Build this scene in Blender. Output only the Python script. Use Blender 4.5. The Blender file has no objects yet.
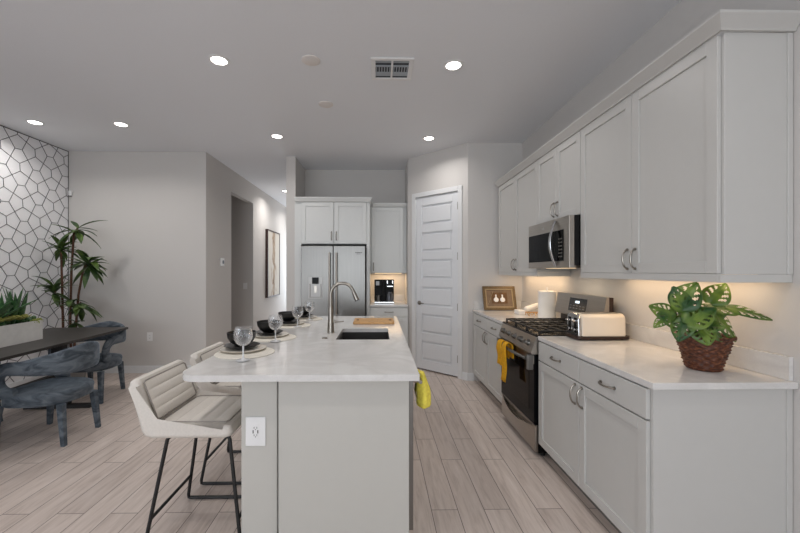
import bpy, bmesh, math, random
from mathutils import Matrix, Vector
rnd = random.Random(7)
sc = bpy.context.scene
COL = sc.collection
PI = math.pi

# ------------------------------------------------------------------ camera, world, daylight, exposure
cam = bpy.data.cameras.new('camera')
camo = bpy.data.objects.new('camera', cam); COL.objects.link(camo)
camo.location = (0, 0, 1.403)
camo.rotation_euler = (PI/2, 0, -math.atan(6.0/372.0))
cam.sensor_width = 36; cam.sensor_fit = 'HORIZONTAL'
cam.lens = 36*372.0/800
cam.shift_x = 0.0192; cam.shift_y = 0.00576
cam.clip_start = 0.02
sc.camera = camo
w = bpy.data.worlds.new('world'); sc.world = w; w.use_nodes = True
w.node_tree.nodes['Background'].inputs[0].default_value = (0.75, 0.85, 1, 1)
w.node_tree.nodes['Background'].inputs[1].default_value = 1.0
def area(name, loc, rot, sx, sy, power, color=(1, 1, 1), shape='RECTANGLE', spread=PI):
    l = bpy.data.lights.new(name, 'AREA'); l.shape = shape; l.size = sx; l.size_y = sy
    l.energy = power; l.color = color; l.spread = spread
    o = bpy.data.objects.new(name, l); COL.objects.link(o); o.location = loc; o.rotation_euler = rot
    return o
# daylight through the wide glazed doors behind the camera, plus two added fill lamps
area('daylight_patio', (-1.2, -7.85, 1.5), (PI/2, 0, 0), 4.6, 2.6, 160, (0.90, 0.96, 1.0))
area('side_fill', (-4.15, -3.0, 1.6), (PI/2, 0, -PI/2), 4.8, 1.9, 62, (0.90, 0.96, 1.0))  # fill lamp from the left, set at an added unseen window
area('hall_fill', (-1.85, 9.9, 1.4), (-PI/2, 0, 0),  .8, 1.9, 17, (0.86, 0.93, 1.0))  # added lamp that brightens the hallway from its far end
vs = sc.view_settings
vs.view_transform = 'Standard'; vs.look = 'None'; vs.gamma = 1; vs.use_curve_mapping = False
vs.exposure = 0.0
sc.cycles.use_denoising = True
sc.cycles.max_bounces = 10; sc.cycles.diffuse_bounces = 6; sc.cycles.transparent_max_bounces = 16
sc.cycles.sample_clamp_indirect = 6
sc.cycles.caustics_reflective = False; sc.cycles.caustics_refractive = False

# ------------------------------------------------------------------ materials
def srgb(r, g, b):
    f = lambda c: (c/255/12.92) if c/255 <= .04045 else ((c/255+.055)/1.055)**2.4
    return (f(r), f(g), f(b), 1)
class NT:
    def __init__(s, name):
        s.m = bpy.data.materials.new(name); s.m.use_nodes = True
        s.t = s.m.node_tree; s.n = s.t.nodes; s.b = s.n['Principled BSDF']
    def node(s, typ, **kw):
        n = s.n.new(typ)
        for k, v in kw.items():
            if k.startswith('i_'):
                key = k[2:]; n.inputs[int(key) if key.isdigit() else key.replace('_', ' ')].default_value = v
            else: setattr(n, k, v)
        return n
    def link(s, a, b): s.t.links.new(a, b)
    def coord(s, scale=(1, 1, 1), rot=(0, 0, 0)):
        c = s.node('ShaderNodeTexCoord'); mp = s.node('ShaderNodeMapping')
        mp.inputs['Scale'].default_value = scale; mp.inputs['Rotation'].default_value = rot
        s.link(c.outputs['Object'], mp.inputs[0]); return mp.outputs[0]
    def ramp(s, fac, stops):
        r = s.node('ShaderNodeValToRGB'); e = r.color_ramp.elements
        e[0].position, e[0].color = stops[0]; e[1].position, e[1].color = stops[-1]
        for p, c in stops[1:-1]:
            x = e.new(p); x.color = c
        s.link(fac, r.inputs[0]); return r.outputs[0]
    def bump(s, h, strength=.1, dist=.01):
        b = s.node('ShaderNodeBump'); b.inputs['Strength'].default_value = strength; b.inputs['Distance'].default_value = dist
        s.link(h, b.inputs['Height']); s.link(b.outputs[0], s.b.inputs['Normal'])
def mat(name, col, rough=.5, metal=0, noise=0, nscale=20, bump=0, spec=None, coat=0, sheen=0):
    """plain material whose colour carries a faint procedural mottle"""
    t = NT(name); c = srgb(*col); b = t.b
    b.inputs['Roughness'].default_value = rough; b.inputs['Metallic'].default_value = metal
    if spec is not None: b.inputs['Specular IOR Level'].default_value = spec
    if coat: b.inputs['Coat Weight'].default_value = coat
    if sheen:
        b.inputs['Sheen Weight'].default_value = sheen; b.inputs['Sheen Roughness'].default_value = .4
    n = t.node('ShaderNodeTexNoise'); n.inputs['Scale'].default_value = nscale; n.inputs['Detail'].default_value = 4
    t.link(t.coord(), n.inputs['Vector'])
    k = noise if noise else .006
    lo = tuple(max(0, x*(1-k)) for x in c[:3])+(1,); hi = tuple(min(1, x*(1+k)) for x in c[:3])+(1,)
    t.link(t.ramp(n.outputs[0], [(.3, lo), (.7, hi)]), b.inputs['Base Color'])
    if bump: t.bump(n.outputs[0], bump, .004)
    return t.m
def emit(name, col, strength):
    t = NT(name); t.b.inputs['Base Color'].default_value = srgb(*col)
    t.b.inputs['Emission Color'].default_value = srgb(*col); t.b.inputs['Emission Strength'].default_value = strength
    return t.m
M = {}
M['wall'] = mat('warm_grey_wall_paint', (205, 202, 199), .85, nscale=60, bump=.05)
M['ceiling'] = mat('ceiling_paint', (231, 233, 237), .9, nscale=60, bump=.05)
M['trim'] = mat('white_trim_paint', (222, 223, 224), .45)
M['door'] = mat('white_door_paint', (222, 224, 227), .4)
M['cab'] = mat('white_cabinet_paint', (198, 197, 194), .38)
M['cab_back'] = mat('cabinet_paint_back_run', (212, 214, 213), .38)
M['island_panel'] = mat('island_panel_paint', (192, 190, 184), .45)
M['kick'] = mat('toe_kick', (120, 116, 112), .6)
M['nickel'] = mat('brushed_nickel', (150, 144, 136), .3, 1)
M['gap'] = mat('gap_shade_and_badge', (25, 25, 26), .7)  # dark colour that paints shade in gaps; also the badge strokes
M['black'] = mat('black_enamel', (12, 12, 13), .25, spec=.3)
M['black_glass'] = mat('black_glass', (10, 10, 12), .08, spec=.06)
M['black_matte'] = mat('black_matte_metal', (20, 20, 21), .5)
M['coffee_black'] = mat('coffee_maker_black', (15, 15, 16), .45, spec=.2)
M['grate'] = mat('cast_iron', (22, 21, 21), .55, bump=.3, nscale=200)
M['granite_black'] = mat('black_composite_sink', (44, 42, 41), .5, noise=.3, nscale=400)
M['white_plastic'] = mat('white_plastic', (232, 232, 232), .4)
M['slot'] = mat('dark_slot', (60, 58, 56), .6)
M['cream'] = mat('cream_leatherette', (214, 208, 200), .55, noise=.04, nscale=90, bump=.12)
M['cream_pad'] = mat('cream_leatherette_pad', (226, 220, 212), .5, noise=.03, nscale=90, bump=.1)
M['piping'] = mat('stool_piping', (150, 143, 136), .6)
M['ceramic_black'] = mat('black_stoneware', (17, 17, 18), .3, noise=.2, nscale=50)
M['ceramic_dark'] = mat('charcoal_stoneware', (44, 42, 43), .4, noise=.25, nscale=60)
M['plate'] = mat('cream_porcelain', (230, 224, 213), .25)
M['plate_rim'] = mat('taupe_rim', (150, 138, 120), .4)
M['mat'] = mat('woven_cream_placemat', (226, 221, 210), .85, noise=.10, nscale=220, bump=.4)
M['bamboo'] = mat('bamboo', (196, 152, 100), .5, noise=.18, nscale=40)
M['bamboo_dark'] = mat('bamboo_edge', (120, 84, 48), .6)
M['yellow'] = mat('yellow_cloth', (246, 226, 92), .85, noise=.15, nscale=60, bump=.3)
M['mustard'] = mat('mustard_cloth', (226, 166, 18), .85, noise=.15, nscale=60, bump=.3)
M['table'] = mat('dark_wood_table', (52, 48, 46), .4, noise=.3, nscale=18)
M['table_edge'] = mat('dark_table_edge', (26, 24, 23), .5)
M['bark'] = mat('plant_bark', (92, 62, 46), .8, noise=.35, nscale=60, bump=.4)
M['soil'] = mat('soil', (52, 42, 34), .95, noise=.4, nscale=90, bump=.6)
M['moss'] = mat('dried_moss', (88, 76, 60), .95, noise=.45, nscale=120, bump=.8)
M['planter'] = mat('white_planter', (218, 217, 214), .6, noise=.05)
M['pot'] = mat('grey_pot', (120, 118, 116), .6)
M['paper'] = mat('paper_towel', (238, 236, 232), .9, noise=.03, nscale=150, bump=.2)
M['white_cloth'] = mat('white_cloth', (236, 232, 226), .8, bump=.1)
M['frame_gold'] = mat('antique_gold_frame', (104, 86, 60), .45, .35, noise=.25, nscale=60)
M['frame_light'] = mat('frame_inner_lip', (160, 140, 108), .5)
M['mat_brown'] = mat('brown_mat_board', (96, 66, 34), .7, noise=.25, nscale=30)
M['mat_grey'] = mat('grey_brown_mat', (118, 98, 78), .7, noise=.15, nscale=30)
M['dark_wood'] = mat('dark_brown_wood', (58, 34, 28), .5, noise=.25)
M['screen'] = mat('dark_display', (22, 24, 28), .15)
M['digits'] = emit('clock_digits', (210, 225, 235), 1.5)
M['toaster'] = mat('cream_toaster_shell', (224, 214, 200), .3, coat=.3)
M['chrome'] = mat('polished_chrome', (205, 205, 206), .14, 1)
M['brown_base'] = mat('dark_brown_plastic', (48, 30, 22), .5)
M['succ_a'] = mat('succulent_green', (70, 104, 62), .5, noise=.3, nscale=40)
M['succ_b'] = mat('succulent_chartreuse', (158, 158, 84), .55, noise=.3, nscale=50)
M['succ_c'] = mat('trailing_moss_green', (150, 160, 76), .7, noise=.3, nscale=80)
M['light'] = emit('downlight_lens', (255, 250, 244), 9)
M['warm_strip'] = emit('warm_led_strip', (255, 222, 176), 1.2)
M['disc'] = mat('ceiling_disc', (224, 219, 215), .7)
M['vent_dark'] = mat('vent_throat', (58, 62, 68), .7)
M['groove'] = mat('dark_batten', (86, 86, 90), .6)
M['accent'] = mat('accent_wall_panel', (243, 243, 246), .6)

def steel(name, col=(172, 168, 163), rough=.28, axis=2):
    t = NT(name); b = t.b; b.inputs['Metallic'].default_value = 1; b.inputs['Roughness'].default_value = rough
    n = t.node('ShaderNodeTexNoise'); n.inputs['Scale'].default_value = 1; n.inputs['Detail'].default_value = 3
    s = [260, 260, 260]; s[axis] = 2
    t.link(t.coord(tuple(s)), n.inputs['Vector'])
    c = srgb(*col); t.link(t.ramp(n.outputs[0], [(.3, tuple(x*.92 for x in c[:3])+(1,)), (.7, tuple(min(1, x*1.06) for x in c[:3])+(1,))]), b.inputs['Base Color'])
    t.bump(n.outputs[0], .03, .002)
    return t.m
M['steel'] = steel('stainless_steel', (130, 128, 125), .32); M['steel_h'] = steel('stainless_steel_range', (178, 171, 163), .28, 1)
M['steel_dark'] = steel('dark_stainless', (120, 116, 112), .3, 1)

def quartz():
    t = NT('white_quartz'); b = t.b; b.inputs['Roughness'].default_value = .13
    n = t.node('ShaderNodeTexNoise'); n.inputs['Scale'].default_value = 3; n.inputs['Detail'].default_value = 8; n.inputs['Distortion'].default_value = 1.2
    t.link(t.coord(), n.inputs['Vector'])
    n2 = t.node('ShaderNodeTexNoise'); n2.inputs['Scale'].default_value = 160
    t.link(t.coord(), n2.inputs['Vector'])
    c = t.ramp(n.outputs[0], [(.35, srgb(222, 220, 218)), (.5, srgb(212, 210, 208)), (.65, srgb(224, 223, 221))])
    mx = t.node('ShaderNodeMix', data_type='RGBA', blend_type='MULTIPLY'); mx.inputs[0].default_value = .15
    t.link(c, mx.inputs[6]); t.link(t.ramp(n2.outputs[0], [(.4, (.8, .8, .8, 1)), (.6, (1, 1, 1, 1))]), mx.inputs[7])
    t.link(mx.outputs[2], b.inputs['Base Color'])
    return t.m
M['quartz'] = quartz()

def floor_mat():
    t = NT('wood_look_plank_tile'); b = t.b; b.inputs['Roughness'].default_value = .42
    v = t.coord((1, 1, 1), (0, 0, PI/2))
    br = t.node('ShaderNodeTexBrick'); br.offset = .37; br.offset_frequency = 2
    br.inputs['Scale'].default_value = 1; br.inputs['Brick Width'].default_value = .92; br.inputs['Row Height'].default_value = .155
    br.inputs['Mortar Size'].default_value = .0026; br.inputs['Mortar Smooth'].default_value = .3; br.inputs['Bias'].default_value = 0
    br.inputs['Color1'].default_value = (0, 0, 0, 1); br.inputs['Color2'].default_value = (1, 1, 1, 1); br.inputs['Mortar'].default_value = (.5, .5, .5, 1)
    t.link(v, br.inputs['Vector'])
    # grain stretched along the plank, shifted from plank to plank
    add = t.node('ShaderNodeVectorMath', operation='MULTIPLY_ADD')
    t.link(br.outputs[0], add.inputs[0]); add.inputs[1].default_value = (7, 13, 3); t.link(t.coord((17, 1.5, 1)), add.inputs[2])
    g = t.node('ShaderNodeTexNoise'); g.inputs['Scale'].default_value = 2.2; g.inputs['Detail'].default_value = 7; g.inputs['Distortion'].default_value = .5; g.inputs['Roughness'].default_value = .62
    t.link(add.outputs[0], g.inputs['Vector'])
    grain = t.ramp(g.outputs[0], [(.24, srgb(178, 163, 154)), (.48, srgb(208, 194, 185)), (.78, srgb(224, 212, 204))])
    tone = t.ramp(br.outputs[0], [(0, (.88, .87, .87, 1)), (1, (1.0, 1.0, 1.0, 1))])
    mx = t.node('ShaderNodeMix', data_type='RGBA', blend_type='MULTIPLY'); mx.inputs[0].default_value = 1
    t.link(grain, mx.inputs[6]); t.link(tone, mx.inputs[7])
    mo = t.node('ShaderNodeMix', data_type='RGBA'); t.link(br.outputs['Fac'], mo.inputs[0])
    t.link(mx.outputs[2], mo.inputs[6]); mo.inputs[7].default_value = srgb(112, 100, 93)
    t.link(mo.outputs[2], b.inputs['Base Color'])
    t.bump(g.outputs[0], .06, .003)
    return t.m
M['floor'] = floor_mat()

def velvet():
    t = NT('blue_grey_velvet'); b = t.b; b.inputs['Roughness'].default_value = .75
    b.inputs['Sheen Weight'].default_value = .5; b.inputs['Sheen Roughness'].default_value = .35; b.inputs['Sheen Tint'].default_value = srgb(150, 170, 190)
    n = t.node('ShaderNodeTexNoise'); n.inputs['Scale'].default_value = 7; n.inputs['Detail'].default_value = 5; n.inputs['Distortion'].default_value = 1.5
    t.link(t.coord((1, 1, 2)), n.inputs['Vector'])
    t.link(t.ramp(n.outputs[0], [(.34, srgb(52, 61, 70)), (.5, srgb(78, 87, 96)), (.66, srgb(102, 110, 118))]), b.inputs['Base Color'])
    return t.m
M['velvet'] = velvet()

def glassy():
    t = NT('crystal_glass'); n = t.n; out = n['Material Output']
    tr = t.node('ShaderNodeBsdfTransparent'); tr.inputs[0].default_value = (.97, .975, .98, 1)
    gl = t.node('ShaderNodeBsdfGlossy'); gl.inputs['Roughness'].default_value = .05; gl.inputs[0].default_value = (1, 1, 1, 1)
    lw = t.node('ShaderNodeLayerWeight'); lw.inputs[0].default_value = .22
    v = t.node('ShaderNodeTexVoronoi'); v.inputs['Scale'].default_value = 90
    t.link(t.coord(), v.inputs['Vector'])
    bp = t.node('ShaderNodeBump'); bp.inputs['Strength'].default_value = .5; bp.inputs['Distance'].default_value = .004
    t.link(v.outputs[0], bp.inputs['Height']); t.link(bp.outputs[0], gl.inputs['Normal'])
    mx = t.node('ShaderNodeMixShader'); ad = t.node('ShaderNodeMath', operation='ADD'); ad.inputs[1].default_value = .04; ad.use_clamp = True
    t.link(lw.outputs['Facing'], ad.inputs[0]); t.link(ad.outputs[0], mx.inputs[0])
    t.link(tr.outputs[0], mx.inputs[1]); t.link(gl.outputs[0], mx.inputs[2]); t.link(mx.outputs[0], out.inputs[0])
    return t.m
M['glass'] = glassy()

def leafmat(name, dark, light, scale=6):
    t = NT(name); b = t.b; b.inputs['Roughness'].default_value = .38
    n = t.node('ShaderNodeTexNoise'); n.inputs['Scale'].default_value = scale; n.inputs['Detail'].default_value = 3
    t.link(t.coord(), n.inputs['Vector'])
    t.link(t.ramp(n.outputs[0], [(.35, srgb(*dark)), (.65, srgb(*light))]), b.inputs['Base Color'])
    b.inputs['Transmission Weight'].default_value = 0
    b.inputs['Subsurface Weight'].default_value = 0
    return t.m
M['monstera'] = leafmat('monstera_leaf', (34, 74, 30), (108, 132, 48), 14)
M['dracaena'] = leafmat('dracaena_leaf', (36, 62, 32), (88, 112, 52), 9)
M['snake'] = leafmat('snake_plant_leaf', (28, 66, 36), (74, 116, 66), 40)

def basketmat():
    t = NT('woven_wicker'); b = t.b; b.inputs['Roughness'].default_value = .55
    n = t.node('ShaderNodeTexNoise'); n.inputs['Scale'].default_value = 60; n.inputs['Detail'].default_value = 3
    t.link(t.coord((1, 1, 3)), n.inputs['Vector'])
    t.link(t.ramp(n.outputs[0], [(.3, srgb(44, 20, 12)), (.55, srgb(94, 48, 26)), (.75, srgb(150, 96, 60))]), b.inputs['Base Color'])
    return t.m
M['wicker'] = basketmat()

def artmat():
    t = NT('abstract_canvas'); b = t.b; b.inputs['Roughness'].default_value = .8
    n = t.node('ShaderNodeTexNoise'); n.inputs['Scale'].default_value = 4; n.inputs['Detail'].default_value = 8; n.inputs['Distortion'].default_value = 1
    t.link(t.coord((1, 1.6, .7)), n.inputs['Vector'])
    sx = t.node('ShaderNodeSeparateXYZ'); tc = t.node('ShaderNodeTexCoord'); t.link(tc.outputs['Object'], sx.inputs[0])
    a = t.node('ShaderNodeMath', operation='ABSOLUTE'); t.link(sx.outputs[1], a.inputs[0])
    s = t.node('ShaderNodeMath', operation='MULTIPLY_ADD'); t.link(a.outputs[0], s.inputs[0]); s.inputs[1].default_value = 1.2; t.link(n.outputs[0], s.inputs[2])
    t.link(t.ramp(s.outputs[0], [(.46, srgb(126, 100, 78)), (.58, srgb(176, 156, 134)), (.68, srgb(206, 200, 190))]), b.inputs['Base Color'])
    return t.m
M['art'] = artmat()

# ------------------------------------------------------------------ mesh helpers
def frame(o, u):
    """matrix: local x along u, local y up, local z outwards (u x up)"""
    u = Vector(u).normalized(); v = Vector((0, 0, 1)); n = u.cross(v)
    m = Matrix((u, v, n)).transposed().to_4x4(); m.translation = Vector(o); return m
ORG = {}
class MB:
    def __init__(s, m=None):
        s.bm = bmesh.new(); s.M = m.copy() if m else Matrix()
    def raw(s, vs, fs):
        bv = [s.bm.verts.new(s.M @ Vector(v)) for v in vs]
        for f in fs:
            try: s.bm.faces.new([bv[i] for i in f])
            except ValueError: pass
        return s
    def merge(s, t, m=None):
        m = m if m is not None else Matrix(); t.verts.index_update()
        s.raw([m @ v.co for v in t.verts], [[v.index for v in f.verts] for f in t.faces]); t.free(); return s
    def box(s, a, b, bev=0, seg=2):
        x0, y0, z0 = [min(p, q) for p, q in zip(a, b)]; x1, y1, z1 = [max(p, q) for p, q in zip(a, b)]
        vs = [(x0,y0,z0),(x1,y0,z0),(x1,y1,z0),(x0,y1,z0),(x0,y0,z1),(x1,y0,z1),(x1,y1,z1),(x0,y1,z1)]
        fs = [(0,3,2,1),(4,5,6,7),(0,1,5,4),(1,2,6,5),(2,3,7,6),(3,0,4,7)]
        if not bev: return s.raw(vs, fs)
        t = bmesh.new(); bv = [t.verts.new(v) for v in vs]
        for f in fs: t.faces.new([bv[i] for i in f])
        bmesh.ops.bevel(t, geom=list(t.edges), offset=bev, segments=seg, affect='EDGES', profile=.5)
        return s.merge(t)
    def prism(s, poly, z0, z1, bev=0, seg=2):
        """polygon (ccw in local xy) extruded along local z"""
        t = bmesh.new(); n = len(poly)
        a = [t.verts.new((p[0], p[1], z0)) for p in poly]; b = [t.verts.new((p[0], p[1], z1)) for p in poly]
        lo = t.faces.new(a[::-1]); hi = t.faces.new(b)
        for i in range(n): t.faces.new((a[i], a[(i+1)%n], b[(i+1)%n], b[i]))
        if bev:
            bmesh.ops.bevel(t, geom=list(set(lo.edges) | set(hi.edges)), offset=bev, segments=seg, affect='EDGES', profile=.5)
        return s.merge(t)
    def tube(s, pts, r, n=8, caps=True, flat=1.0):
        pts = [Vector(p) for p in pts]; k = len(pts)
        rr = r if isinstance(r, (list, tuple)) else [r]*k
        ref = None; vs = []; fs = []
        for i, p in enumerate(pts):
            d = (pts[min(i+1, k-1)]-pts[max(i-1, 0)]).normalized()
            if ref is None:
                ref = Vector((0, 0, 1)) if abs(d.z) < .9 else Vector((1, 0, 0))
                e1 = d.cross(ref).normalized()
            else:
                e1 = (e1-d*e1.dot(d)).normalized()
            e2 = d.cross(e1)
            for j in range(n):
                a = 2*PI*j/n; vs.append(p+e1*math.cos(a)*rr[i]+e2*math.sin(a)*rr[i]*flat)
        for i in range(k-1):
            for j in range(n):
                fs.append((i*n+j, i*n+(j+1)%n, (i+1)*n+(j+1)%n, (i+1)*n+j))
        if caps: fs += [tuple(range(n-1, -1, -1)), tuple(range((k-1)*n, k*n))]
        return s.raw(vs, fs)
    def lathe(s, prof, c=(0, 0, 0), n=32, rad=None):
        """profile of (r, z); rad(angle, r, i) may alter the radius"""
        vs = []; fs = []; k = len(prof); c = Vector(c)
        for i, (r, z) in enumerate(prof):
            for j in range(n):
                a = 2*PI*j/n; q = rad(a, r, i) if rad else r
                vs.append(c+Vector((q*math.cos(a), q*math.sin(a), z)))
        for i in range(k-1):
            for j in range(n): fs.append((i*n+j, i*n+(j+1)%n, (i+1)*n+(j+1)%n, (i+1)*n+j))
        if prof[0] == prof[-1]: return s.raw(vs, fs)
        if prof[0][0] > 1e-5: fs.append(tuple(range(n-1, -1, -1)))
        if prof[-1][0] > 1e-5: fs.append(tuple(range((k-1)*n, k*n)))
        return s.raw(vs, fs)
    def cyl(s, c, r, h, n=24, bev=0):
        p = [(r, 0), (r, h)] if not bev else [(r-bev, 0), (r, bev), (r, h-bev), (r-bev, h)]
        return s.lathe(p, c, n)
    def grid(s, rows, closed=False):
        k = len(rows[0]); vs = [p for r in rows for p in r]; fs = []
        for i in range(len(rows)-1):
            for j in range(k if closed else k-1):
                fs.append((i*k+j, i*k+(j+1)%k, (i+1)*k+(j+1)%k, (i+1)*k+j))
        return s.raw(vs, fs)
    def build(s, name, material, parent=None, loc=(0, 0, 0), smooth=35, normals=True, thick=0):
        bm = s.bm
        bmesh.ops.remove_doubles(bm, verts=bm.verts, dist=1e-5)
        if normals: bmesh.ops.recalc_face_normals(bm, faces=bm.faces)
        base = ORG[parent.name] if parent else Vector(loc)
        bmesh.ops.translate(bm, verts=bm.verts, vec=-base)
        me = bpy.data.meshes.new(name); bm.to_mesh(me); bm.free()
        for p in me.polygons: p.use_smooth = True
        me.set_sharp_from_angle(angle=math.radians(smooth))
        me.materials.append(M[material] if isinstance(material, str) else material)
        o = bpy.data.objects.new(name, me); COL.objects.link(o); ORG[o.name] = base.copy()
        if parent: o.parent = parent
        else: o.location = base
        if smooth <= 35:
            wn = o.modifiers.new('weighted_normal', 'WEIGHTED_NORMAL'); wn.keep_sharp = True; wn.weight = 90
        if thick:
            md = o.modifiers.new('thickness', 'SOLIDIFY'); md.thickness = thick; md.offset = 0
        return o
def tag(o, label, cat, group=None):
    o['label'] = label; o['category'] = cat
    if group: o['group'] = group
    return o
def thing(name, label, cat, loc=(0, 0, 0), group=None):
    o = bpy.data.objects.new(name, None); COL.objects.link(o); o.location = loc; o.empty_display_size = .1
    ORG[o.name] = Vector(loc); return tag(o, label, cat, group)
def struct(name, mb, m, label=None, loc=(0, 0, 0), cat='room shell'):
    o = mb.build(name, m, loc=loc); o['kind'] = 'structure'; o['category'] = cat
    if label: o['label'] = label
    return o
def dup(root, loc, rz=0, label=None):
    r = root.copy(); COL.objects.link(r); r.location = loc; r.rotation_euler = (0, 0, rz)
    if label: r['label'] = label
    for ch in list(root.children):
        c = ch.copy(); COL.objects.link(c); c.parent = r
        for g in list(ch.children):
            d = g.copy(); COL.objects.link(d); d.parent = c
    return r
def arc(c, r, a0, a1, n, ax=(1, 0, 0), ay=(0, 0, 1)):
    c = Vector(c); ax = Vector(ax); ay = Vector(ay)
    return [c+ax*(r*math.cos(a0+(a1-a0)*i/n))+ay*(r*math.sin(a0+(a1-a0)*i/n)) for i in range(n+1)]
def rrect(x0, y0, x1, y1, r, n=6, corners=(1, 1, 1, 1)):
    """rounded rectangle, ccw from lower left: corners = (ll, lr, ur, ul)"""
    out = []
    for k, (cx, cy, a) in enumerate(((x0+r, y0+r, PI), (x1-r, y0+r, 1.5*PI), (x1-r, y1-r, 0), (x0+r, y1-r, .5*PI))):
        if corners[k]:
            out += [(cx+r*math.cos(a+.5*PI*i/n), cy+r*math.sin(a+.5*PI*i/n)) for i in range(n+1)]
        else:
            out.append(((x0, y0), (x1, y0), (x1, y1), (x0, y1))[k])
    return out

# ------------------------------------------------------------------ room shell
CH = 3.05
XW, XL, XH = 1.844, -4.26, -2.385          # kitchen wall, accent wall, hall wall
YR, YD, YB = 4.746, 5.18, 6.06             # return wall, dining wall, kitchen back wall
struct('floor', MB().box((XL-.1, -8.1, -.1), (XW+.1, 10.2, 0)), 'floor', 'greige wood-look plank tile floor running towards the pantry')
struct('ceiling', MB().box((XL-.1, -8.1, CH), (XW+.1, 10.2, CH+.1)), 'ceiling', 'flat pale ceiling with recessed lights')
struct('wall_right', MB().box((XW, -8, 0), (XW+.1, YR, CH)), 'wall', 'long kitchen wall behind the range and white cabinets')
struct('wall_left', MB().box((XL-.1, -.5, 0), (XL, YD, CH)).box((XL-.1, -8, 0), (XL, -5.4, CH)).box((XL-.1, -5.4, 0), (XL, -.5, .6)).box((XL-.1, -5.4, 2.6), (XL, -.5, CH)), 'accent', 'white accent wall with dark pentagon lines in the dining area')
struct('wall_dining', MB().box((XL-.1, YD, 0), (XH, YD+.1, CH)), 'wall', 'plain pale grey wall behind the tall leafy plant')
struct('wall_hall', MB().box((XH-.1, YD+.1, 0), (XH, 6.06, CH)).box((XH-.1, 7.112, 0), (XH, 10.1, CH)).box((XH-.1, 6.06, 2.69), (XH, 7.112, CH)), 'wall', 'hallway wall with the tall opening and framed art')
struct('wall_side_hall', MB().box((XH-1.8, 7.112, 0), (XH-.1, 7.2, CH)).box((XH-1.8, YD+.1, 0), (XH-1.7, 7.112, CH)), 'wall', 'grey wall seen through the tall hallway opening')
struct('wall_hall_end', MB().box((XH, 10.0, 0), (-1.33, 10.1, CH)), 'wall', 'far end wall of the hallway')
struct('wall_stub', MB().box((-1.327, 5.367, 0), (-1.195, 10.0, CH)), 'wall', 'narrow wall end left of the refrigerator')
struct('wall_back', MB().box((-1.195, YB, 0), (.55, YB+.1, CH)), 'wall', 'kitchen wall above the refrigerator cabinets')
struct('wall_pantry_side', MB().box((.43, 5.52, 0), (.53, YB, CH)), 'wall', 'short wall right of the coffee corner')
PA, PB = Vector((.43, 5.46, 0)), Vector((1.144, 4.746, 0))
PF = frame(PA, PB-PA); PL = (PB-PA).length
d0, d1, dh = .152, .861, 2.45
struct('wall_pantry', MB(PF).box((0, 0, -.1), (d0-.01, CH, 0)).box((d1+.01, 0, -.1), (PL, CH, 0)).box((d0-.01, dh+.012, -.1), (d1+.01, CH, 0)), 'wall', 'angled wall around the white pantry door')
struct('wall_return', MB().box((1.144, YR, 0), (XW+.1, YR+.1, CH)), 'wall', 'short wall at the far end of the right cabinets')
struct('wall_rear', MB().box((XL-.1, -8.1, 0), (-3.6, -8, CH)).box((1.2, -8.1, 0), (XW+.1, -8, CH)).box((-3.6, -8.1, 2.85), (1.2, -8, CH)), 'wall', 'wall behind the viewer with wide glazed doors')
win = struct('window_1', MB().box((-3.6, -8.08, 0), (-3.52, -8.02, 2.85)).box((1.12, -8.08, 0), (1.2, -8.02, 2.85)).box((-3.52, -8.08, 2.77), (1.12, -8.02, 2.85)).box((-1.24, -8.08, .06), (-1.16, -8.02, 2.77)).box((-3.52, -8.08, 0), (1.12, -8.02, .06)), 'trim', 'wide glazed patio doors behind the viewer')
struct('window_2', MB().box((XL-.08, -5.4, .6), (XL-.02, -5.34, 2.6)).box((XL-.08, -.56, .6), (XL-.02, -.5, 2.6)).box((XL-.08, -5.34, 2.54), (XL-.02, -.56, 2.6)).box((XL-.08, -5.34, .6), (XL-.02, -.56, .66)), 'trim', 'added side window in the unseen living area, for fill light')  # unseen window frame added to go with the side fill lamp

def skirting(name, pts, label):
    mb = MB()
    for a, b in zip(pts[:-1], pts[1:]):
        L = (Vector(b)-Vector(a)).length
        q = MB(frame((*a, 0), (b[0]-a[0], b[1]-a[1], 0)))
        q.box((0, .001, .001), (L, .088, .016)).box((0, .086, .001), (L, .1, .010))
        mb.merge(q.bm)
    return struct(name, mb, 'trim', label)
skirting('baseboard_dining', [(XL, YD), (XH, YD)], 'white baseboard under the plain grey dining wall')
skirting('baseboard_hall', [(XH, YD), (XH, 6.06)], 'white baseboard at the start of the hallway wall')
skirting('baseboard_hall_far', [(XH, 7.112), (XH, 10)], 'white baseboard beneath the framed hallway art')
skirting('baseboard_left', [(XL, -.5), (XL, YD)], 'white baseboard under the pentagon accent wall')
skirting('baseboard_return', [(1.144, YR), (1.215, YR)], 'white baseboard between pantry door and far cabinet')
pu = (PB-PA).normalized()
skirting('baseboard_pantry', [tuple((PA+pu*(d1+.072)).xy), tuple(PB.xy)], 'white baseboard stub right of the pantry door')
skirting('baseboard_pantry_left', [tuple(PA.xy), tuple((PA+pu*(d0-.072)).xy)], 'white baseboard stub left of the pantry door')

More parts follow.
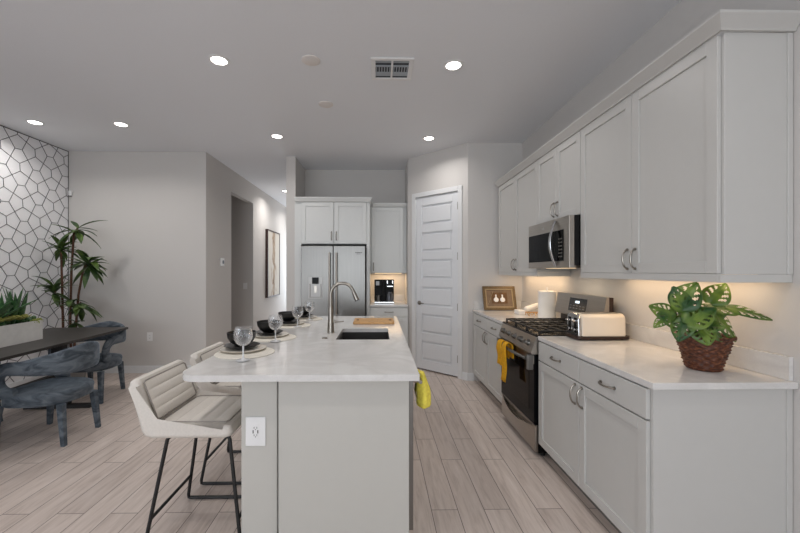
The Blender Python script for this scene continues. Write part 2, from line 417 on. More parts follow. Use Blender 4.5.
# pattern of thin dark lines on the accent wall: the dual of the snub-square tiling
def pentagon_lines(y0, y1, z0, z1, cell):
    x = (math.sqrt(3)-1)/4
    base = [(x, .5+x), (1-x, .5-x), (.5-x, x), (.5+x, 1-x)]
    pts = []
    c45 = math.cos(PI/4+.08); s45 = math.sin(PI/4+.08); R = int(max(y1-y0, z1-z0)/cell)+3
    cy, cz = (y0+y1)/2, (z0+z1)/2
    for i in range(-R, R+1):
        for j in range(-R, R+1):
            for bx, by in base:
                X, Y = (i+bx)*cell, (j+by)*cell
                y, z = cy+X*c45-Y*s45, cz+X*s45+Y*c45
                if y0-.3 < y < y1+.3 and z0-.3 < z < z1+.3: pts.append((y, z))
    bins = {}
    for k, p in enumerate(pts): bins.setdefault((int(p[0]/cell), int(p[1]/cell)), []).append(k)
    segs = set()
    for k, (py, pz) in enumerate(pts):
        poly = [(py-.4, pz-.4), (py+.4, pz-.4), (py+.4, pz+.4), (py-.4, pz+.4)]
        bi, bj = int(py/cell), int(pz/cell)
        for di in (-2, -1, 0, 1, 2):
            for dj in (-2, -1, 0, 1, 2):
                for q in bins.get((bi+di, bj+dj), ()):
                    if q == k: continue
                    mx, mz = (py+pts[q][0])/2, (pz+pts[q][1])/2; nx, nz = pts[q][0]-py, pts[q][1]-pz
                    out = []
                    for e in range(len(poly)):
                        a, b = poly[e], poly[(e+1) % len(poly)]
                        da = (a[0]-mx)*nx+(a[1]-mz)*nz; db = (b[0]-mx)*nx+(b[1]-mz)*nz
                        if da <= 0: out.append(a)
                        if da*db < 0:
                            t = da/(da-db); out.append((a[0]+(b[0]-a[0])*t, a[1]+(b[1]-a[1])*t))
                    poly = out
        for e in range(len(poly)):
            a, b = poly[e], poly[(e+1) % len(poly)]
            a = (round(a[0], 3), round(a[1], 3)); b = (round(b[0], 3), round(b[1], 3))
            if math.dist(a, b) > .01: segs.add((min(a, b), max(a, b)))
    return segs
def clip_seg(a, b, y0, y1, z0, z1):
    t0, t1 = 0., 1.
    for p, d, lo, hi in ((a[0], b[0]-a[0], y0, y1), (a[1], b[1]-a[1], z0, z1)):
        if abs(d) < 1e-9:
            if p < lo or p > hi: return None
        else:
            u, v = (lo-p)/d, (hi-p)/d
            if u > v: u, v = v, u
            t0, t1 = max(t0, u), min(t1, v)
    if t0 >= t1: return None
    f = lambda t: (a[0]+(b[0]-a[0])*t, a[1]+(b[1]-a[1])*t)
    return f(t0), f(t1)
mb = MB()
WY0, WY1, WZ0, WZ1 = 1.2, YD-.003, .105, CH-.004
for a, b in pentagon_lines(WY0, WY1, WZ0, WZ1, .30):
    r = clip_seg(a, b, WY0, WY1, WZ0, WZ1)
    if not r: continue
    (ya, za), (yb, zb) = r; L = math.dist(*r)
    if L < .004: continue
    ny, nz = -(zb-za)/L*.0027, (yb-ya)/L*.003
    X0, X1 = XL+.0005, XL+.0035
    mb.raw([(X1, ya-ny, za-nz), (X1, yb-ny, zb-nz), (X1, yb+ny, zb+nz), (X1, ya+ny, za+nz), (X0, ya-ny, za-nz), (X0, yb-ny, zb-nz), (X0, yb+ny, zb+nz), (X0, ya+ny, za+nz)],
           [(0, 1, 2, 3), (0, 4, 5, 1), (2, 6, 7, 3), (1, 5, 6, 2), (3, 7, 4, 0)])
mb.box((XL+.0005, WY0, CH-.010), (XL+.0036, YD-.001, CH-.001)).box((XL+.0005, YD-.009, .1), (XL+.0036, YD-.001, CH-.001))
struct('trim_1', mb, 'groove', 'thin dark pentagon lines on the white accent wall')

# ------------------------------------------------------------------ cabinet building blocks
def shaker(mb, w, h, t=.019, rail=.057, u0=0, v0=0, w0=0):
    """five-piece recessed-panel front"""
    e = .0015
    mb.box((u0, v0, w0), (u0+rail, v0+h, w0+t), e, 1).box((u0+w-rail, v0, w0), (u0+w, v0+h, w0+t), e, 1)
    mb.box((u0+rail, v0, w0), (u0+w-rail, v0+rail, w0+t), e, 1).box((u0+rail, v0+h-rail, w0), (u0+w-rail, v0+h, w0+t), e, 1)
    mb.box((u0+rail-.002, v0+rail-.002, w0), (u0+w-rail+.002, v0+h-rail+.002, w0+t-.010))
    return mb
def pull(Mx, u, v, vertical=True, L=.115):
    """arched bar pull"""
    mb = MB(Mx); pts = []
    for i in range(13):
        a = -1+2*i/12; d = .006+.026*(1-a*a)**.6
        pts.append((u, v+a*L/2, d) if vertical else (u+a*L/2, v, d))
    mb.tube(pts, .0055, 8)
    for e in (-1, 1):
        p = (u, v+e*L/2) if vertical else (u+e*L/2, v)
        mb.tube([(p[0], p[1], -.0005), (p[0], p[1], .008)], .0085, 8)
    return mb
def front(Mx, name, parent, u0, v0, w, h, handle=None, mat_='cab', slab=False, off=.0, handle_label=None):
    F = Mx @ Matrix.Translation((0, 0, off))
    mb = MB(F)
    if slab: mb.box((u0, v0, 0), (u0+w, v0+h, .019), .002, 1)
    else: shaker(mb, w, h, u0=u0, v0=v0)
    o = mb.build(name, mat_, parent)
    if handle:
        hu, hv, vert = handle
        pull(F @ Matrix.Translation((0, 0, .0195)), hu, hv, vert).build('handle', 'nickel', o)
    return o

# ---- right run base cabinets (fronts face -x)
XF = 1.218           # carcass front
CT = .915
def base_cabinet(label, y0, y1, panel_near=False, mat_='cab'):
    r = thing('base_cabinet', label, 'cabinet', ((XF+XW)/2, (y0+y1)/2, 0), 'base cabinets along the range wall')
    MB().box((XF, y0, .105), (XW-.003, y1, CT-.0315)).build('body', mat_, r)
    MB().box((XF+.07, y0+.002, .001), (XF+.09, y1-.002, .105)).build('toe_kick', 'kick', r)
    F = frame((XF-.0005, y1, 0), (0, -1, 0)); W = y1-y0; h = W/2
    g = .004
    for k in (0, 1):
        u0 = k*h+g; w = h-1.5*g
        front(F, 'drawer', r, u0, .738, w, .137, (u0+w/2, .808, False), mat_, True)
        hu = u0+w-.035 if k == 0 else u0+.035
        front(F, 'door', r, u0, .112, w, .618, (hu, .655, True), mat_)
    if panel_near:
        MB().box((XF-.001, y0-.018, .001), (XW-.03, y0-.0005, CT-.0315), .0015, 1).build('end_panel', mat_, r)
        MB().box((XW-.03, y0-.022, .001), (XW-.003, y0-.0005, CT-.0315), .0015, 1).build('scribe_strip', mat_, r)
    return r
base_cabinet('near white base cabinet with two drawers under the basket plant', 1.645, 2.775, True)
base_cabinet('far white base cabinet beyond the range, under the picture frame', 3.55, 4.70)
# worktops with upstand
XC = 1.196
def worktop(label, y0, y1, end_splash=False):
    r = thing('countertop', label, 'countertop', ((XC+XW)/2, (y0+y1)/2, CT-.03), 'quartz worktops along the range wall')
    MB().box((XC, y0, CT-.0305), (XW-.002, y1, CT), .003).build('slab', 'quartz', r)
    mb = MB().box((XW-.022, y0+.02 if not end_splash else y0, CT+.0005), (XW-.002, y1, CT+.106), .002)
    if end_splash: mb.box((XC+.02, y1-.02, CT+.0005), (XW-.0225, y1, CT+.106), .002)
    mb.build('backsplash', 'quartz', r)
worktop('white quartz worktop holding the toaster and basket plant', 1.602, 2.776)
worktop('white quartz worktop holding the paper towels and picture frame', 3.549, YR-.002, True)

# ---- right run wall cabinets
XU = 1.535           # carcass front of the uppers
def wall_cabinet(label, y0, y1, z0, z1, near=False, hz=None):
    r = thing('wall_cabinet', label, 'cabinet', ((XU+XW)/2, (y0+y1)/2, z0), 'wall cabinets along the range wall')
    MB().box((XU, y0, z0), (XW-.003, y1, z1)).build('body', 'cab', r)
    F = frame((XU-.0005, y1, 0), (0, -1, 0)); W = y1-y0; h = W/2; g = .003
    for k in (0, 1):
        u0 = k*h+g; w = h-1.5*g
        hu = u0+w-.032 if k == 0 else u0+.032
        front(F, 'door', r, u0, z0+.004, w, z1-z0-.008, (hu, hz, True))
    if near:
        MB().box((XU-.001, y0-.015, z0), (XW-.028, y0-.0005, z1), .0015, 1).build('end_panel', 'cab', r)
        MB().box((XW-.028, y0-.019, z0), (XW-.003, y0-.0005, z1), .0015, 1).build('scribe_strip', 'cab', r)
    return r
UZ0, UZ1 = 1.388, 2.462
wall_cabinet('tall white wall cabinet nearest the viewer, above the basket plant', 1.64, 2.772, UZ0, UZ1, True, 1.475)
wall_cabinet('short white wall cabinet directly above the microwave', 2.7735, 3.5405, 1.83, UZ1, False, 1.93)
wall_cabinet('tall white wall cabinet at far end, above the picture frame', 3.542, 4.68, UZ0, UZ1, False, 1.475)
def rail_strip(label, y0, y1, near=False):
    mb = MB().box((XU-.018, y0, UZ0-.036), (XU-.0003, y1, UZ0+.003), .0015, 1)
    if near: mb.box((XU-.018, y0-.015, UZ0-.036), (XW-.003, y0, UZ0-.0003), .0005, 1)
    mb.box((XU-.0002, y0 if y0 > 3 else y1-.018, UZ0-.036), (XW-.003, y0+.018 if y0 > 3 else y1, UZ0-.0003), .0005, 1)
    return tag(mb.build('light_rail', 'cab', loc=(XU, (y0+y1)/2, UZ0-.036)), label, 'trim', 'light rails under the wall cabinets')
rail_strip('white light rail beneath the nearest tall wall cabinet', 1.64, 2.772, True)
rail_strip('white light rail beneath the far tall wall cabinet', 3.542, 4.68)
# crown
def crown(path, z0, z1, proj, name, label, m='cab'):
    """path of (x, y) at the cabinet face with outward corner normals already mitred: list of ((x,y),(nx,ny))"""
    prof = [(0, z0), (.012, z0), (.016, z0+.012), (proj*.9, z1-.016), (proj, z1-.010), (proj, z1), (0, z1)]
    rows = [[Vector((p[0]+n[0]*d, p[1]+n[1]*d, z)) for d, z in prof] for p, n in path]
    mb = MB(); mb.grid(rows, closed=True)
    mb.raw(rows[0], [tuple(range(len(prof)))]); mb.raw(rows[-1], [tuple(range(len(prof)))[::-1]])
    return tag(mb.build(name, m, loc=(path[0][0][0], path[0][0][1], z0), smooth=25), label, 'trim')
XD = XU-.020
crown([((XD, YR-.06), (-1, 0)), ((XD, 1.622), (-1, -1)), ((XW-.003, 1.622), (0, -1))], UZ1+.001, UZ1+.062, .052, 'crown_molding', 'white crown molding along the top of the range-wall cabinets')

# ------------------------------------------------------------------ microwave
mw = thing('microwave', 'stainless over-range microwave under the short wall cabinet', 'microwave', (1.64, 3.157, 1.426))
y0, y1, z0, z1 = 2.778, 3.538, 1.428, 1.827
MB().box((1.4755, y0, z0+.02), (XW-.004, y1, z1)).build('body', 'black', mw)
MB().box((1.45, y0+.03, z0), (XW-.02, y1-.03, z0+.0195)).build('underside', 'steel_h', mw)
F = frame((1.475, y1, z0), (0, -1, 0)); W = y1-y0; H = z1-z0
dr = MB(F).box((.0, 0, 0), (W, H, .040), .004).build('door', 'steel_h', mw)
MB(F).box((.012, .055, .0405), (.525, .30, .043), .001, 1).build('window', 'black_glass', dr)
MB(F).box((.53, .055, .0405), (W-.085, .30, .043), .001, 1).build('control_panel', 'black_glass', dr)
mb = MB(F)
for i in range(6):
    for j in range(3): mb.box((.60+j*.022, .085+i*.028, .0432), (.612+j*.022, .095+i*.028, .0437))
mb.build('buttons', mat('button_print', (120, 118, 112), .5), dr)
mb = MB(F); mb.tube([(.545, .02+.36*i/14, .045+.045*math.sin(PI*i/14)) for i in range(15)], .016, 10, flat=.45); mb.build('handle', 'chrome', dr)
MB(F).lathe([(0, .0405), (.010, .0405), (.010, .0412), (0, .0412)], (.32, .345, 0), 20).build('badge', 'chrome', dr)
MB().box((1.52, 2.95, z0-.003), (1.58, 3.35, z0-.0005)).build('lamp_lens', 'warm_strip', mw)

# ------------------------------------------------------------------ range
rg = thing('range', 'stainless and black gas range between the base cabinets', 'range', (1.52, 3.16, 0))
y0, y1 = 2.782, 3.543; W = y1-y0
MB().box((1.205, y0, .03), (XW-.03, y1, .905)).build('body', 'black', rg)
for yy in (y0+.04, y1-.04):
    for xx in (1.25, 1.75):
        MB().cyl((xx, yy, 0), .018, .031, 12).build('foot', 'black_matte', rg)
F = frame((1.2045, y1, 0), (0, -1, 0))
# slanted control panel
prof = [(0, .775), (.05, .775), (.058, .79), (.018, .905), (0, .905)]
mb = MB(); rows = [[Vector((1.2045-d, yy, z)) for d, z in prof] for yy in (y0+.001, y1-.001)]
mb.grid(rows, True).raw(rows[0], [(0, 1, 2, 3, 4)]).raw(rows[1], [(4, 3, 2, 1, 0)])
cp = mb.build('control_panel', 'steel_h', rg, smooth=20)
sl = Vector((-.115, 0, -.04)).normalized()   # outward-ish normal of the slanted face
nrm = Vector((-.115, 0, .04)).normalized()
for k in range(5):
    yy = y0+.10+k*(W-.2)/4
    c = Vector((1.2045-.038, yy, .848))
    o = MB().tube([c+nrm*.0005, c+nrm*.008], [.026, .024], 20).tube([c+nrm*.008, c+nrm*.030], [.021, .018], 20).build('knob', 'steel', cp)
# oven door
dr = MB(F).box((.004, .245, 0), (W-.004, .768, .032), .004).build('oven_door', 'black_glass', rg)
MB(F).box((.004, .70, .0322), (W-.004, .766, .036), .002).build('door_trim', 'steel_h', dr)
MB(F).box((.10, .33, .0322), (W-.10, .62, .0345), .001, 1).build('oven_window', mat('smoked_oven_glass', (26, 19, 15), .1, spec=.08), dr)
mb = MB(F)
mb.tube([(.05, .735, .075)]+[(.05+(W-.1)*i/12, .735, .075+.018*math.sin(PI*i/12)) for i in range(1, 12)]+[(W-.05, .735, .075)], .012, 10, flat=1.3)
for u in (.028, W-.028): mb.box((u-.018, .655, .032), (u+.018, .768, .080), .006)
mb.build('handle', 'steel', dr)
dw = MB(F).box((.004, .04, 0), (W-.004, .236, .024), .004).build('storage_drawer', 'steel_h', rg)
# bowed lip of the storage drawer
rows = []
for i in range(17):
    u = .004+(W-.008)*i/16; d = .024+.038*math.sin(PI*i/16); zt = .236-.05*math.sin(PI*i/16)
    rows.append([Vector((u, .05, .0245)), Vector((u, .05, .03)), Vector((u, zt-.02, d)), Vector((u, zt, d)), Vector((u, zt, d-.008)), Vector((u, zt-.02, .0245))])
MB(F).grid(rows, True).raw(rows[0], [range(6)]).raw(rows[-1], [range(6)]).build('drawer_lip', 'steel_h', dw)
# cooktop
ck = MB().box((1.185, y0-.002, .9055), (XW-.07, y1+.002, .922), .004).build('cooktop', 'black', rg)
for bx, by in ((1.34, y0+.16), (1.34, y1-.16), (1.62, y0+.16), (1.62, y1-.16), (1.48, (y0+y1)/2)):
    MB().cyl((bx, by, .9222), .042, .012, 20, .003).build('burner', 'grate', ck)
for k in range(3):
    a, b = y0+.012+k*(W-.024)/3+.003, y0+.012+(k+1)*(W-.024)/3-.003
    mb = MB(); zt = .955
    for yy in (a+.006, b-.006): mb.box((1.215, yy-.006, zt-.012), (XW-.10, yy+.006, zt), .002, 1)
    for i in range(7):
        xx = 1.221+i*(XW-.106-1.221)/6; mb.box((xx-.006, a+.012, zt-.012), (xx+.006, b-.012, zt), .002, 1)
    mb.box((1.215, (a+b)/2-.005, zt-.012), (XW-.10, (a+b)/2+.005, zt+.001), .002, 1)
    for xx in (1.221, XW-.106):
        for yy in (a+.006, b-.006): mb.box((xx-.006, yy-.006, .9222), (xx+.006, yy+.006, zt-.012))
    mb.build('grate', 'grate', ck)
# back guard
prof = [(1.80, .9225), (1.80, 1.205), (1.755, 1.205), (1.712, 1.01), (1.728, 1.0), (1.728, .9225)]
def xsec(prof, ya, yb):
    m = MB(); r = [[Vector((x, yy, z)) for x, z in prof] for yy in (ya, yb)]
    k = len(prof); return m.grid(r, True).raw(r[0], [range(k)]).raw(r[1], [range(k)])
bg = xsec([(XW-.062, .906), (XW-.062, 1.200), (1.742, 1.200), (1.742, .9225), (1.770, .9225), (1.770, .906)], y0+.012, y1-.012).build('back_guard', 'brown_base', rg, smooth=20)
fp = xsec([(1.7415, 1.205), (1.722, 1.203), (1.690, 1.02), (1.700, 1.012), (1.7415, 1.012)], y0+.0, y1-.0).build('guard_fascia', 'steel_h', bg, smooth=20)
fv = Vector((1.690-1.722, 0, 1.02-1.203)).normalized(); fn = Vector((-.985, 0, .172))
def on_guard(y, s): return Vector((1.722, y, 1.203))+fv*s
def guard_box(ya, yb, s0, s1, h0, h1):
    m = MB(); q = [on_guard(ya, s0), on_guard(yb, s0), on_guard(yb, s1), on_guard(ya, s1)]
    return m.raw([p+fn*h0 for p in q]+[p+fn*h1 for p in q], [(0, 1, 2, 3), (4, 7, 6, 5), (0, 4, 5, 1), (1, 5, 6, 2), (2, 6, 7, 3), (3, 7, 4, 0)])
ds = guard_box(3.03, 3.30, .035, .15, .0008, .003).build('display', 'screen', fp)
guard_box(3.135, 3.20, .058, .078, .0032, .0036).build('clock_digits', 'digits', ds)
m = MB()
for i in range(5):
    for j in range(2):
        g = guard_box(3.05+i*.05, 3.08+i*.05, .098+j*.022, .104+j*.022, .0032, .0035); m.merge(g.bm)
m.build('buttons', mat('panel_print', (110, 112, 116), .5), ds)

# ------------------------------------------------------------------ kitchen island
IX0, IX1, IY0, IY1 = -.955, .193, 1.752, 4.045
isl = thing('kitchen_island', 'white kitchen island body under the long quartz worktop', 'island', (-.2, 2.9, 0))
MB().box((-.675, 1.842, .001), (-.502, 3.93, CT-.0315)).build('knee_wall', 'island_panel', isl)
MB().box((-.484, 1.805, .001), (.148, 1.826, CT-.0315), .0015, 1).build('end_panel', 'island_panel', isl)
MB().box((-.5015, 1.875, .001), (-.484, 1.895, CT-.0315)).build('filler_strip', 'cab_back', isl)
mb = MB().box((-.4835, 1.8605, .105), (.150, 2.62, CT-.0315)).box((-.5015, 3.20, .105), (.150, 3.93, CT-.0315)).box((-.5015, 2.62, .105), (.150, 3.20, .62)).box((-.5015, 2.62, .62), (-.345, 3.20, CT-.0315)).box((.118, 2.62, .62), (.150, 3.20, CT-.0315))
mb.box((-.4835, 1.827, .105), (.148, 1.8605, CT-.0315))
mb.build('body', 'cab', isl)
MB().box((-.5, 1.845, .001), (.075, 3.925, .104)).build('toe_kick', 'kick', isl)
F = frame((.1505, 1.845, 0), (0, 1, 0)); fronts = ((0.606, 1.062), (1.066, 1.522), (1.53, 2.08))
dwf = MB(F).box((.004, .112, 0), (.602, .872, .022), .002, 1).build('dishwasher_front', 'steel', isl)
mb = MB(F); mb.tube([(.02, .845, .06), (.585, .845, .06)], .009, 10)
for u in (.04, .565): mb.tube([(u, .845, .0215), (u, .845, .06)], .008, 8)
mb.build('handle', 'nickel', dwf)
for k, (a, b) in enumerate(fronts):
    front(F, 'door', isl, a, .112, b-a, .76, ((b-.035) if k != 1 else (a+.035), .74, True))

top = thing('island_countertop', 'white quartz island worktop with rounded corner, set for four', 'countertop', (-.37, 2.9, CT-.03))
SX0, SX1, SY0, SY1 = -.305, .078, 2.655, 3.166
mb = MB()
mb.prism(rrect(IX0, IY0, IX1, SY0, .10, 10, (1, 0, 0, 0)), CT-.0305, CT)
mb.box((IX0, SY0, CT-.0305), (SX0, SY1, CT)).box((SX1, SY0, CT-.0305), (IX1, SY1, CT))
mb.prism(rrect(IX0, SY1, IX1, IY1, .07, 8, (0, 0, 0, 1)), CT-.0305, CT)
mb.build('slab', 'quartz', top)

# sink
sk = thing('sink', 'black undermount sink in the island worktop', 'sink', (-.11, 2.91, .66))
mb = MB(); a = .012
o_ = [(SX0-a, SY0-a), (SX1+a, SY0-a), (SX1+a, SY1+a), (SX0-a, SY1+a)]
zt, zb = CT-.032, .665
mb.box((SX0-a, SY0-a, zb), (SX1+a, SY1+a, zb+.012))
mb.box((SX0-a, SY0-a, zb+.012), (SX0, SY1+a, zt)).box((SX1, SY0-a, zb+.012), (SX1+a, SY1+a, zt)).box((SX0, SY0-a, zb+.012), (SX1, SY0, zt)).box((SX0, SY1, zb+.012), (SX1, SY1+a, zt))
mb.build('basin', 'granite_black', sk)
MB().cyl((-.11, 2.95, zb+.0125), .042, .004, 24).build('drain', 'nickel', sk)

# faucet
fx, fy = -.379, 2.955
fa = thing('faucet', 'brushed nickel gooseneck faucet beside the island sink', 'faucet', (fx, fy, CT))
MB().lathe([(.0, 0), (.0285, 0), (.028, .012), (.022, .11), (.0165, .205), (.0145, .215), (0, .215)], (fx, fy, CT+.0008), 24).build('body', 'nickel', fa)
dirv = Vector((1, -.06, 0)).normalized(); R = .092
pts = [Vector((fx, fy, CT+.21)), Vector((fx, fy, 1.215))]+[Vector((fx, fy, 1.215))+dirv*R+dirv*(-R*math.cos(t))+Vector((0, 0, R*math.sin(t))) for t in [PI*.9*i/16 for i in range(1, 17)]]
MB().tube(pts, .0125, 14).build('neck', 'nickel', fa)
p = pts[-1]; d = (pts[-1]-pts[-2]).normalized()
hd = MB().tube([p, p+d*.015, p+d*.055, p+d*.075], [.014, .016, .0185, .020], 14).build('spray_head', 'nickel', fa)
MB().tube([p+d*.0752, p+d*.080], [.018, .017], 14).build('nozzle', 'black_matte', hd)
MB().tube([(fx+.02, fy, 1.0), (fx+.045, fy, 1.0)], .011, 12).tube([(fx+.042, fy, 1.0), (fx+.105, fy-.01, 1.006)], [.006, .0045], 10).build('lever', 'nickel', fa)
tag(MB().lathe([(0, 0), (.020, 0), (.020, .004), (.016, .007), (0, .007)], (-.392, 2.705, CT+.0005), 20).build('air_switch', 'nickel', loc=(-.392, 2.705, CT)), 'small round nickel button on worktop in front of faucet', 'button')

# bamboo tray beyond the sink
tr = thing('cutting_board', 'bamboo board with two dark finger holes beyond the sink', 'cutting board', (-.045, 3.55, CT))
MB(Matrix.Translation((-.045, 3.55, CT+.0008))).prism(rrect(-.19, -.15, .19, .15, .02, 4), 0, .022, .004).build('board', 'bamboo', tr)
for sx in (-1, 1):
    MB(Matrix.Translation((-.045+sx*.155, 3.55, CT+.0232))).prism(rrect(-.012, -.05, .012, .05, .011, 5), 0, .0008).build('finger_hole', 'bamboo_dark', tr)

# ------------------------------------------------------------------ place settings
PS = [((-.735, 2.032), (-.83, 2.30)), ((-.71, 2.573), (-.81, 2.80)), ((-.702, 3.231), (-.815, 3.41)), ((-.682, 3.687), (-.775, 3.87))]
names = ['setting nearest the viewer', 'second setting from the viewer', 'third setting from the viewer', 'farthest setting, by the refrigerator end']
def wavy(a, r, i): return r*(1+.035*math.sin(5*a+.6)+.02*math.sin(9*a)) if r > .05 else r
protos = {}
for k, ((gx, gy), (px, py)) in enumerate(PS):
    where = names[k]
    mx, my = px+.035, py-.07
    if k == 0:
        m1 = MB().lathe([(0, 0), (.168, 0), (.170, .002), (.168, .004), (0, .004)], (0, 0, 0), 48).build('placemat', 'mat')
        m2 = thing('dinner_plate', '', 'plate')
        MB().lathe([(0, 0), (.08, 0), (.085, .004), (.135, .008), (.135, .0115), (.085, .009), (0, .008)], (0, 0, 0), 48).build('dish', 'plate', m2)
        MB().lathe([(.1338, .0116), (.1351, .0086), (.1358, .0100), (.1352, .0120), (.1338, .0120), (.1338, .0116)], (0, 0, 0), 48).build('rim', 'plate_rim', m2)
        m3 = MB().lathe([(0, 0), (.055, 0), (.075, .006), (.102, .018), (.103, .021), (.072, .011), (0, .008)], (0, 0, 0), 48, wavy).build('salad_plate', 'ceramic_dark')
        m4 = MB().lathe([(0, 0), (.035, 0), (.042, .004), (.066, .022), (.082, .050), (.086, .082), (.083, .083), (.077, .052), (.060, .027), (.03, .012), (0, .010)], (0, 0, 0), 40).build('bowl', 'ceramic_black')
        m5 = thing('wine_glass', '', 'glass')
        MB().lathe([(.006, .078), (.018, .080), (.036, .093), (.047, .115), (.050, .135), (.047, .158), (.041, .180), (.0395, .180), (.0455, .158), (.0485, .135), (.0455, .116), (.035, .095), (.017, .083), (0, .081)], (0, 0, 0), 32).build('glass_bowl', 'glass', m5)
        MB().lathe([(0, 0), (.036, 0), (.036, .002), (.012, .006), (.005, .014), (.004, .05), (.006, .078)], (0, 0, 0), 24).build('stem', mat('clear_stem', (215, 216, 218), .15, spec=.8), m5)
        protos = dict(placemat=m1, dinner_plate=m2, salad_plate=m3, bowl=m4, wine_glass=m5)
    tx, ty = px-.012, py+.005
    spec = [('placemat', (mx, my, CT+.0006), 'round woven cream placemat, '+where, 'placemat', 'placemats on the island'),
            ('dinner_plate', (px, py, CT+.0049), 'cream dinner plate with thin rim, '+where, 'plate', 'dinner plates on the island'),
            ('salad_plate', (tx, ty, CT+.0165), 'wavy charcoal side plate under the black bowl, '+where, 'plate', 'charcoal plates on the island'),
            ('bowl', (tx-.006, ty+.012, CT+.0292), 'black stoneware bowl, '+where, 'bowl', 'black bowls on the island'),
            ('wine_glass', (gx, gy, CT+.0052), 'cut crystal wine glass, '+where, 'glass', 'wine glasses on the island')]
    for nm, loc, lab, cat, grp in spec:
        o = protos[nm] if k == 0 else dup(protos[nm], loc)
        o.location = loc; tag(o, lab, cat, grp)
        if nm == 'salad_plate': o.rotation_euler = (0, 0, .9*k)

# ------------------------------------------------------------------ bar stools (built facing +x)
def make_stool():
    r = thing('bar_stool', '', 'stool')
    hw = .225
    # bucket: side outline swept across the width
    def bucket(out, w0, w1, bev):
        m = MB(Matrix(((1, 0, 0, 0), (0, 0, -1, 0), (0, 1, 0, 0), (0, 0, 0, 1))))  # local (x, z, -y)
        m.prism(out, w0, w1, bev, 3); return m
    out = [(-.17, .562), (.19, .562), (.222, .572), (.232, .595), (.222, .625), (.19, .637), (-.145, .640), (-.165, .66), (-.222, .835), (-.238, .858), (-.262, .862), (-.282, .848), (-.280, .82), (-.225, .60), (-.205, .572)]
    bucket(out, -hw, hw, .026).build('shell', 'cream', r)
    # channel tufted inner pads
    ng = 5; mb = MB(); rows = []
    for i in range(41):
        x = -.135+.33*i/40; rows.append([Vector((x, y*(hw-.03), .638+.006*abs(math.sin(PI*ng*i/40))**.5*(1-(abs(y))**8))) for y in [-1+j/8 for j in range(17)]])
    mb.grid(rows); mb.build('seat_pad', 'cream_pad', r, smooth=60)
    mb = MB(); rows = []
    b0, b1 = Vector((-.150, 0, .652)), Vector((-.224, 0, .846)); n = Vector((.934, 0, .356)); ng = 4
    for i in range(41):
        c = b0.lerp(b1, i/40); rows.append([c+Vector((0, y*(hw-.03), 0))+n*(.001+.006*abs(math.sin(PI*ng*i/40))**.5*(1-abs(y)**8)) for y in [-1+j/8 for j in range(17)]])
    mb.grid(rows); mb.build('back_pad', 'cream_pad', r, smooth=60)
    def loop(c0, c1, ax, hw_):
        P = [c0+Vector((0, -hw_, 0)), c1+Vector((0, -hw_, 0)), c1+Vector((0, hw_, 0)), c0+Vector((0, hw_, 0))]; out = []
        for k in range(4):
            a, b = P[k], P[(k+1) % 4]; out += [a.lerp(b, t) for t in (.04, .5, .96)]
        return out+[out[0]]
    MB().tube(loop(Vector((-.138, 0, .6415)), Vector((.205, 0, .6405)), None, hw-.026), .0035, 6, False).build('seat_piping', 'piping', r)
    MB().tube(loop(b0+n*.0027, b1+n*.0027, None, hw-.026), .0035, 6, False).build('back_piping', 'piping', r)
    # metal base: two closed sled frames joined by cross bars
    for s in (-1, 1):
        yt, yb = s*.165, s*.215
        P = [(-.10, yt, .5565), (-.118, yt*1.03, .54), (-.205, yb, .03), (-.203, yb, .012), (-.19, yb, .0105), (.25, yb, .0105), (.268, yb, .012), (.272, yb, .03), (.20, yt*1.03, .54), (.185, yt, .5565), (-.10, yt, .5565)]
        MB().tube(P, .0095, 8).build('sled_frame', 'black_matte', r)
    for xx, zz in ((-.187, .15), (.255, .15)):
        yy = .215-.012
        MB().tube([(xx, -yy, zz), (xx, yy, zz)], .0085, 8).build('footrest', 'black_matte', r)
    return r
st = make_stool()
st.location = (-.965, 2.095, 0)
tag(st, 'cream channel-tufted bar stool with black legs nearest the viewer', 'stool', 'bar stools at the island')
dup(st, (-.958, 2.675, 0), 0, 'second cream bar stool, half hidden behind the nearest one')

# ------------------------------------------------------------------ towels
def towel(name, label, m, rows, loc):
    mb = MB(); mb.grid(rows); o = mb.build(name, m, loc=loc, thick=.006, smooth=80); return tag(o, label, 'towel')
def draped(cx, cy, z, ax, L1, L2, w, bar=.012, out=Vector((1, 0, 0)), sk=0.):
    """cloth over a bar running along ax"""
    ax = Vector(ax); rows = []
    prof = []
    for i in range(9): prof.append((-bar-.003*math.sin(i), -L1+L1*i/8))
    for i in range(1, 6): a = PI-PI*i/6; prof.append((bar*math.cos(a), bar*math.sin(a)))
    for i in range(9): prof.append((bar+.004*math.sin(i*.9), -L2*i/8))
    for k, (d, h) in enumerate(prof):
        row = []
        for j in range(9):
            s = -1+j/4; f = 1-.25*max(0, 1+h/.05) if h > -.05 else 1
            wv = .006*math.sin(s*7+h*9)*min(1, abs(h)/.08)
            row.append(Vector((cx, cy, z))+ax*(s*w/2*f+sk*h)+out*(d+wv*(1 if d > 0 else .3))+Vector((0, 0, h)))
        rows.append(row)
    return rows
